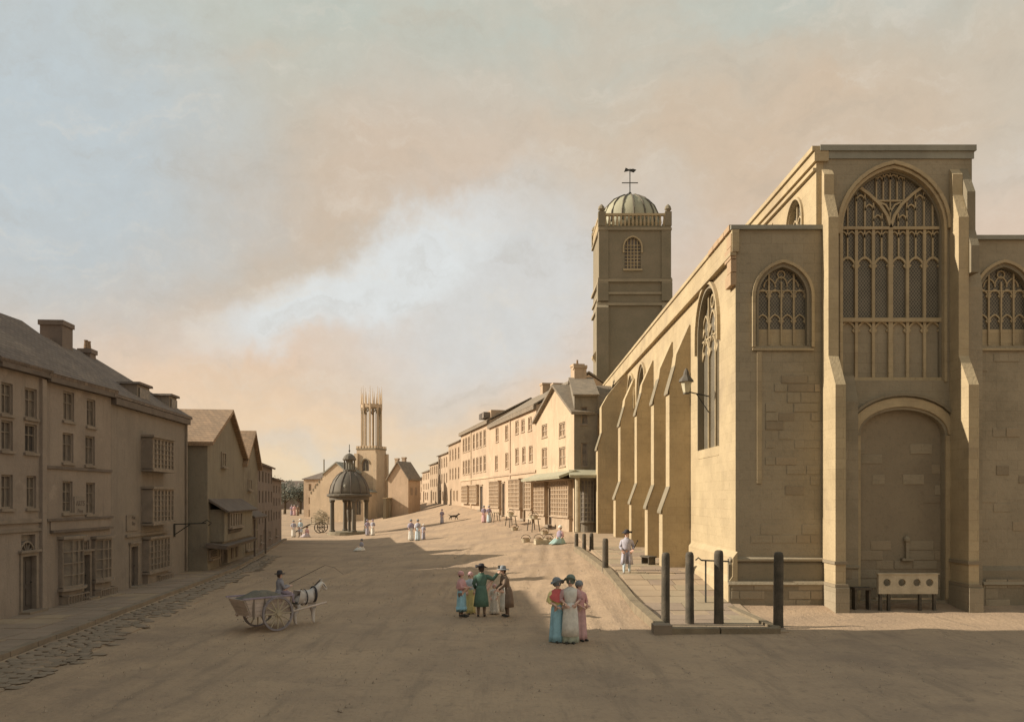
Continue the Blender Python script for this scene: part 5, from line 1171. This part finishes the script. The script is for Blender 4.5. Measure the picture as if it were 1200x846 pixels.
person('man in brown coat over long white apron, bending towards the child', (-.16, 27.3), D(-75), 1.56, sex='m', lean=.22, coat=C_brown, hat=('round', C_hat), breech=C_brown, stocking=C_brown, apron=C_white, group=GG, arms=((-.22, -.12, 1.12), (-.16, -.34, .96), (.22, -.12, 1.12), (.16, -.36, .98)), coat_z=.35)
ob = thing('mug', 'small dark mug held up by the man in the green coat', 'mug', (-.4, 27.53, 1.5)); MB().lathe([(.04, -.02), (.055, .0), (.06, .12), (.05, .12), (.045, .02)], 10).build('cup', M_iron, ob); MB().tube([(.055, 0, .1), (.1, 0, .08), (.1, 0, .04), (.055, 0, .02)], .01, 6).build('handle', M_iron, ob)
person('man in lilac grey coat and black hat strolling with a stick beside the church', (4.7, 34.95), D(-12), 1.76, sex='m', coat=C_grey, hat=('tri', C_black), breech=C_grey, stocking=C_paleb, arms=((-.26, .03, 1.12), (-.16, -.16, .98), (.27, .08, 1.13), (.24, -.1, 1.02)), coat_z=.42, legs=[((-.09, -.1, .5), (-.1, -.16, .09), (-.12, -.3, .03)), ((.1, .06, .5), (.1, .18, .1), (.12, .06, .03))])
ws = thing('walking_stick', 'thin dark stick tucked under the strolling man\'s arm', 'stick', (4.98, 34.86, gz(4.7, 34.9)+1.0)); MB().tube([(-.1, 0, -.12), (.14, .0, .38)], .018, 6).build('shaft', M_iron, ws); MB().ball((.15, 0, .4), .03).build('knob', M_iron, ws)
person('woman crouching on the ground in wide bluish green skirt near the tables', (2.9, 51.5), D(-55), 1.75, seat=True, skirt=cloth('sea_green', (.34, .47, .44)), bodice=C_grey, sleeve=C_pink, cap=C_white, shawl=C_mauve, fingers=False)
PG_ = 'pair of women on the right by the shops'
person('woman in dusty pink standing before the peach shopfronts', (-2.62, 79.5), 0, 1.55, skirt=C_pink, bodice=C_mauve, cap=C_hat, group=PG_, fingers=False)
person('woman in pale blue standing before the peach shopfronts', (-2.12, 78.6), .3, 1.52, skirt=C_paleb, bodice=C_mauve, cap=C_hat, group=PG_, fingers=False)
person('lone grey figure walking in the middle of the hill road ahead of a dog', (-7.19, 87.6), -.4, 1.45, skirt=C_grey, bodice=C_mauve, shawl=C_mauve, cap=C_mauve, fingers=False)
TG = 'three figures in the middle of the market place'
person('woman in white dress, left of the three in mid square', (-8.15, 68.9), .3, 1.68, skirt=C_white, bodice=C_grey, shawl=C_mauve, cap=C_hat, group=TG, fingers=False)
person('woman in pale blue dress, middle of the three in mid square', (-7.52, 68.1), -.2, 1.66, skirt=C_paleb, bodice=C_white, shawl=C_grey, cap=C_hat, group=TG, fingers=False)
person('child in lilac grey, smallest of the three in mid square', (-7.12, 68.6), -.5, 1.22, skirt=C_grey, bodice=C_grey, cap=C_white, group=TG, fingers=False)
XG = 'pair standing right of the market cross'
person('grey figure standing close to the market cross, left of its pair', (-14.05, 82.9), .3, 1.52, skirt=C_grey, bodice=C_mauve, cap=C_mauve, group=XG, fingers=False)
person('white skirted figure next to the market cross, right of its pair', (-13.42, 82.2), -.3, 1.5, skirt=C_white, bodice=C_grey, cap=C_mauve, group=XG, fingers=False)
person('woman sitting on the shaded ground in white skirt before the market cross', (-10.7, 60.7), D(-60), 1.35, seat=True, skirt=C_white, bodice=C_grey, cap=C_hat, shawl=C_grey, fingers=False)
LGp = 'three figures at the left end of the square'
person('woman in white skirt standing at the far left of the sunlit street', (-21.15, 82.6), .2, 1.6, skirt=C_white, bodice=C_grey, cap=C_hat, group=LGp, fingers=False)
person('man in pale coat standing at the far left of the sunlit street', (-20.5, 82.6), -.3, 1.7, sex='m', coat=C_paleb, hat=('round', C_white), breech=C_grey, stocking=C_brown, group=LGp, fingers=False)
person('woman in pinkish white sitting on the ground left of the handcart', (-19.85, 82.6), D(-40), 1.7, seat=True, skirt=cloth('pinkish_white', (.55, .47, .47)), bodice=C_pink, cap=C_brown, group=LGp, fingers=False)
FG = 'three far figures in the left lane'
for i, (x, s_, lb) in enumerate(((-36.4, C_mauve, 'distant mauve figure in the left lane, left of three'), (-35.8, C_pink, 'distant pinkish figure in the left lane, middle of three'), (-35.1, C_brown, 'distant brown figure in the left lane, right of three'))):
    person(lb, (x, 141-.6*i), .2, 1.75-.15*(i == 2), skirt=s_, bodice=s_, cap=C_hat, group=FG, fingers=False)

# horse, cart and driver ------------------------------------------------
HD = D(46); cx0, cy0 = -7.1, 24.8
def along(x, y): return (cx0+x*math.cos(HD)-y*math.sin(HD), cy0+x*math.sin(HD)+y*math.cos(HD))
M_cart = mat('cart_board', (.60, .50, .44), (.5, .42, .36), 3, .85, .3, 12); M_hay = mat('dark_load', (.14, .13, .11), (.2, .18, .14), 2, .95, .8, 10); M_horse = mat('grey_horse', (.66, .62, .58), (.5, .46, .43), 2, .7, .15, 10)
ct = thing('horse_cart', 'two wheeled tip cart with pinkish boards and dark heaped load on the left road', 'cart', (cx0, cy0, 0), HD, None, .93)
for k in range(4):
    z = .52+.125*k
    for sy in (-1, 1): MB().loft([[(-.8-.06*k, sy*(.42+.02*k)-.015, z), (.56, sy*(.42+.02*k)-.015, z), (.56, sy*(.42+.02*k)+.015, z), (-.8-.06*k, sy*(.42+.02*k)+.015, z)], [(-.8-.06*(k+1), sy*(.435+.02*k)-.015, z+.118), (.56, sy*(.435+.02*k)-.015, z+.118), (.56, sy*(.435+.02*k)+.015, z+.118), (-.8-.06*(k+1), sy*(.435+.02*k)+.015, z+.118)]]).build('side_board', M_cart, ct)
    MB().prof_y([(-.84-.06*k, z), (-.81-.06*k, z), (-.81-.06*(k+1), z+.118), (-.84-.06*(k+1), z+.118)], -.42-.02*k, .42+.02*k).build('tail_board', M_cart, ct); MB().box(.56, .59, -.44, .44, z, z+.118).build('front_board', M_cart, ct)
for x in (-.78, -.42, .5):
    for sy in (-1, 1): MB().box(x, x+.05, sy*.5-.02, sy*.5+.02, .42, 1.03).build('stake', M_frame, ct)
for sy in (-1, 1):
    MB().box(-1.12, .62, sy*.52-.03, sy*.52+.03, 1.03, 1.07).build('top_rail', C_mauve, ct)
    MB().tube([(-.9, sy*.36, .5), (.55, sy*.36, .5), (1.95, sy*.3, .68)], .035, 6).build('shaft', M_cart, ct)
MB().box(-.82, .57, -.42, .42, .47, .515).build('floor', M_cart, ct); MB().tube([(0, -.66, .52), (0, .66, .52)], .035, 8).build('axle', M_iron, ct)
ld = MB(); n1 = []
for j in range(9):
    for i in range(15):
        x = -.98+1.5*i/14; y = -.4+.8*j/8; e = min(1, (1-abs((i-7)/7)**2.5))*(1-abs((j-4)/4)**2.5); n1.append((x, y, .98+.24*max(0, e)*(1-.5*(x+.2)**2)+.04*noise.noise(Vector((x*6, y*6, 1)))))
ld.v = n1; ld.f = [(j*15+i, j*15+i+1, (j+1)*15+i+1, (j+1)*15+i) for j in range(8) for i in range(14)]; ld.build('load', M_hay, ct, smooth=True)
for sy in (-1, 1):
    w = MB(); R_ = .53
    w.loft([[(r_*math.cos(2*PI*k/28), sy*.6+dy_, .53+r_*math.sin(2*PI*k/28)) for r_, dy_ in ((.53, -.03), (.53, .03), (.47, .03), (.47, -.03))] for k in list(range(28))+[0]], caps=False); w = w.build('wheel', cloth('wheel_lilac', (.30, .27, .28)), ct)
    for k in range(12):
        a = 2*PI*k/12; MB().tube([(.06*math.cos(a), sy*.6, .53+.06*math.sin(a)), (.48*math.cos(a), sy*.6, .53+.48*math.sin(a))], [.026, .018], 6).build('spoke', M_woodp, w)
    MB().tube([(0, sy*.6-.09, .53), (0, sy*.6+.1, .53)], .075, 10).build('hub', M_woodp, w)
hx, hy = along(1.24, 0)
hs = thing('horse', 'small grey cart horse in dark harness between the shafts', 'horse', (hx, hy, 0), HD, None, .7)
k_ = .8
HJ = {'barrel': ((-.1*k_, 0, 1.14), .34), 'rump': ((-.6*k_, 0, 1.2), .3), 'chest': ((.4*k_, 0, 1.15), .31), 'nb': ((.66*k_, 0, 1.36), .22), 'nm': ((.86*k_, 0, 1.58), .16), 'poll': ((1.02*k_, 0, 1.74), .1), 'face': ((1.2*k_, 0, 1.58), .1), 'muz': ((1.36*k_, 0, 1.38), .08)}
HE = [('barrel', 'rump'), ('barrel', 'chest'), ('chest', 'nb'), ('nb', 'nm'), ('nm', 'poll'), ('poll', 'face'), ('face', 'muz')]
for n_, sy, st_ in (('a', -1, .0), ('b', 1, .14)):
    HJ.update({n_+'st': ((-.56*k_, sy*.17, .92), .14), n_+'kn': ((-.46*k_+st_, sy*.16, .72), .09), n_+'ho': ((-.72*k_+st_, sy*.14, .5), .08), n_+'fe': ((-.68*k_+st_, sy*.14, .14), .06), n_+'hf': ((-.62*k_+st_, sy*.14, .05), .055),
               n_+'sh': ((.42*k_, sy*.15, .9), .12), n_+'el': ((.42*k_+st_, sy*.14, .5), .085), n_+'ff': ((.42*k_+st_*1.2, sy*.14, .14), .06), n_+'fh': ((.48*k_+st_*1.2, sy*.14, .05), .055)})
    HE += [('rump', n_+'st'), (n_+'st', n_+'kn'), (n_+'kn', n_+'ho'), (n_+'ho', n_+'fe'), (n_+'fe', n_+'hf'), ('chest', n_+'sh'), (n_+'sh', n_+'el'), (n_+'el', n_+'ff'), (n_+'ff', n_+'fh')]
PENDING.append(skin_mesh('body', HJ, HE, 'barrel', M_horse, hs))
for sy in (-1, 1): MB().loft([[(1.0*k_-.02, sy*.06-.025, 1.8), (1.0*k_+.03, sy*.06, 1.8), (1.0*k_-.02, sy*.06+.025, 1.8)], [(1.02*k_, sy*.08, 1.93), (1.02*k_+.01, sy*.08, 1.93), (1.02*k_, sy*.08+.005, 1.93)]]).build('ear', M_horse, hs)
MB().tube([(-.85*k_, 0, 1.3), (-1.0*k_, 0, 1.2), (-1.03*k_, 0, .9), (-1.0*k_, 0, .55)], [.05, .07, .07, .02], 8).build('tail', M_hair, hs, smooth=True)
MB().loft([[(x-.02, -.03, z), (x+.03, 0, z+.03), (x-.02, .03, z), (x-.05, 0, z-.1)] for x, z in ((.5*k_, 1.5), (.68*k_, 1.66), (.85*k_, 1.78), (.98*k_, 1.86))]).build('mane', M_hair, hs, smooth=True)
MB().loft([[(.52*k_+.1*(r_*math.sin(a)*.3)+dx, r_*.9*math.cos(a), 1.24+r_*1.15*math.sin(a)) for a in [2*PI*i/20 for i in range(20)]] for dx, r_ in ((-.04, .31), (0, .33), (.05, .31), (.05, .26), (-.04, .26))], caps=False).build('collar', C_black, hs, smooth=True)
for x in (-.1,): MB().loft([[(x*k_+dx, r_*math.cos(a), 1.17+r_*1.02*math.sin(a)) for a in [2*PI*i/20 for i in range(20)]] for dx, r_ in ((-.03, .355), (.03, .355))], caps=False).build('harness_strap', C_black, hs, smooth=True)
MB().tube([(1.1*k_, -.09, 1.68), (1.28*k_, -.085, 1.5), (1.28*k_, .085, 1.5), (1.1*k_, .09, 1.68)], .015, 5).build('bridle', C_black, hs)
dxp, dyp = along(.4, 0)
person('carter in lilac grey shirt and dark hat sitting on the cart front holding a whip', (dxp, dyp, .64), HD+PI/2-.3, 1.28, sex='m', drive=True, coat=cloth('carter_grey', (.32, .31, .34)), hat=('round', C_black), breech=C_mauve, stocking=C_mauve, arms=((-.22, -.12, 1.12), (-.08, -.36, 1.18), (.22, -.12, 1.14), (.12, -.36, 1.18)), coat_z=.86)
w1 = along(.74, .05); w2 = along(1.75, -.3)
wh = thing('whip', 'long thin whip held out over the horse by the carter', 'whip', (w1[0], w1[1], 1.26)); MB().tube([(0, 0, 0), (w2[0]-w1[0], w2[1]-w1[1], .5)], [.014, .007], 5).build('stock', M_trim, wh); MB().tube([(w2[0]-w1[0], w2[1]-w1[1], .5), (w2[0]-w1[0]+.25, w2[1]-w1[1]+.15, .42), (w2[0]-w1[0]+.5, w2[1]-w1[1]+.3, .2)], .005, 4).build('lash', M_trim, wh)

# dog ahead of the lone walker
dg = thing('dog', 'dark dog trotting on the hill road right of the lone grey figure', 'dog', (-6.1, 89.6, gz(-6.1, 89.6)), .3)
DJ = {'b': ((0, 0, .42), .12), 'r': ((-.3, 0, .42), .11), 'c': ((.25, 0, .43), .13), 'n': ((.42, 0, .56), .08), 'h': ((.52, 0, .64), .08), 'm': ((.68, 0, .6), .04), 't': ((-.45, 0, .5), .03), 't2': ((-.65, 0, .62), .015)}
DE = [('b', 'r'), ('b', 'c'), ('c', 'n'), ('n', 'h'), ('h', 'm'), ('r', 't'), ('t', 't2')]
for q, sy in (('x', -1), ('y', 1)):
    DJ.update({q+'a': ((-.34+.1*sy, sy*.08, .26), .05), q+'b': ((-.42+.12*sy, sy*.08, .16), .03), q+'c': ((-.36+.12*sy, sy*.08, .02), .03), q+'d': ((.26-.08*sy, sy*.08, .24), .04), q+'e': ((.28-.14*sy, sy*.08, .02), .03)})
    DE += [('r', q+'a'), (q+'a', q+'b'), (q+'b', q+'c'), ('c', q+'d'), (q+'d', q+'e')]
PENDING.append(skin_mesh('body', DJ, DE, 'b', mat('dark_dog', (.07, .06, .05)), dg))
for sy in (-1, 1): MB().ball((.5, sy*.06, .7), (.02, .02, .05), 6, 4).build('ear', C_black, dg)
flush()

# goods in front of the shops
def table(x, y, w, h, rot, label):
    t = thing('trestle_table', label, 'table', (x, y, gz(x, y)), rot, 'trestle tables before the shops'); MB().box(-w/2, w/2, -.35, .35, h-.07, h).build('table_top', M_woodp, t)
    for sx in (-1, 1):
        for sy in (-1, 1): MB().tube([(sx*(w/2-.05), sy*.3, -.1), (sx*(w/2-.2), sy*.2, h-.07)], .035, 6).build('leg', M_wood, t)
    return t
def basket(x, y, z, r, label, name='basket', g='baskets of goods on the shop side'):
    t = thing(name, label, 'basket', (x, y, z), 0, g); MB().lathe([(r*.75, 0), (r, r*.8), (r*1.04, r*.85), (r*.92, r*.85), (r*.7, .06)], 12).build('wicker_body', M_woodp, t)
    b = MB(); rb = random.Random(int(x*99))
    for _ in range(7): b.ball((rb.uniform(-.5, .5)*r, rb.uniform(-.5, .5)*r, r*.85), r*.25, 6, 4)
    o = b.build('produce', M_tileo, t); o['kind'] = 'stuff'; MB().tube([(r*math.cos(a), 0, r*.8+r*.9*math.sin(a)) for a in [PI*i/8 for i in range(9)]], .02, 5).build('handle', M_wood, t)
table(1.6, 64.0, 2.0, .95, -1.4, 'trestle table with dark top before the canopied shop door'); table(-.1, 71.0, 2.2, .9, -1.4, 'trestle table before the arched shop windows')
table(-1.5, 78.5, 1.6, .85, -1.4, 'farthest small trestle table by the tan terrace')
for i, (x, y, l) in enumerate(((1.7, 63.2, 'basket on the canopied shop table, nearer one'), (1.5, 64.5, 'basket on the canopied shop table, farther one'))): basket(x, y, gz(1.6, 64)+.955, .25, l)
basket(-.1, 71.3, gz(-.1, 71)+.905, .28, 'basket on the middle trestle table')
for x, y, l in ((2.3, 60.0, 'round basket on the ground by the shop step'), (1.7, 54.5, 'basket left of the crouching woman, near one'), (.9, 55.5, 'basket left of the crouching woman, middle one'), (2.3, 53.6, 'low basket right beside the crouching woman'), (.2, 66.5, 'basket standing below the trestle tables')): basket(x, y, gz(x, y), .3, l)
cr = thing('crate', 'flat open wooden crate on the ground near the crouching woman', 'crate', (1.9, 52.6, gz(1.9, 52.6)), .2)
MB().box(-.5, .5, -.3, .3, 0, .03).build('bottom', M_woodp, cr)
for y in (-.3, .28): MB().box(-.5, .5, y, y+.02, .031, .25).build('side_board', M_woodp, cr)
for x in (-.5, .48): MB().box(x, x+.02, -.275, .275, .031, .25).build('end_board', M_woodp, cr)
bk = thing('bench', 'small low bench leaning at the foot of the nearest side buttress', 'bench', (6.1, 38.2, gz(6.1, 38.2)), -1.2); MB().box(-.4, .4, -.2, .2, .38, .45).build('seat', M_wood, bk)
for x in (-.33, .27): MB().box(x, x+.06, -.17, .17, 0, .38).build('leg', M_wood, bk)

# hay wagon and handcart left of the market cross
hc = thing('handcart', 'sketchy wooden handcart loaded with brushwood, shafts resting on the ground', 'handcart', (-20.7, 92.5, 0), PI)
MB().box(-1.2, 1.2, -.6, .6, .95, 1.02).build('bed', M_woodp, hc)
for sy in (-1, 1):
    MB().tube([(1.1, sy*.5, .98), (2.9, sy*.45, .05)], .045, 6).build('shaft', M_wood, hc)
    w = MB().loft([[(r_*math.cos(2*PI*k/24), sy*.7+d_, .6+r_*math.sin(2*PI*k/24)) for r_, d_ in ((.6, -.03), (.6, .03), (.52, .03), (.52, -.03))] for k in list(range(24))+[0]], caps=False).build('wheel', M_wood, hc)
    for k in range(8): a = 2*PI*k/8; MB().tube([(0, sy*.7, .6), (.54*math.cos(a), sy*.7, .6+.54*math.sin(a))], .025, 5).build('spoke', M_wood, w)
for i in range(6): x = -1.15+i*.46; MB().box(x, x+.05, -.6, -.55, 1.02, 1.6).build('rail_post', M_wood, hc)
MB().box(-1.2, 1.2, -.62, -.56, 1.6, 1.66).build('rail', M_wood, hc)
b = MB(); rb = random.Random(5)
for _ in range(160):
    a, r_ = rb.uniform(0, 6.28), rb.uniform(0, 1); p = Vector((1.1*r_*math.cos(a), .5*r_*math.sin(a), 1.1+rb.uniform(0, 1.5)*(1-r_*.6))); d = Vector((rb.gauss(0, 1), rb.gauss(0, 1), rb.gauss(0, .6))).normalized()*.35
    b.tube([p-d, p+d*.3+Vector((0, 0, .05)), p+d], .018, 4)
o = b.build('brushwood', M_woodp, hc); o['kind'] = 'stuff'

# low iron rail reaching out from the church corner
ra = thing('iron_rail', 'low dark iron rail reaching out from the church corner behind the posts', 'rail', (7.45, 29.3, 0))
MB().tube([(0, 0, 1.62), (-.95, 0, 1.66)], .03, 6).build('rail', M_iron, ra); MB().tube([(-.8, 0, .1), (-.8, 0, 1.64)], .03, 6).build('upright', M_iron, ra); MB().tube([(-.95, 0, 1.66), (-1.05, 0, 1.75), (-1.15, 0, 1.66)], .025, 6).build('scroll', M_iron, ra)
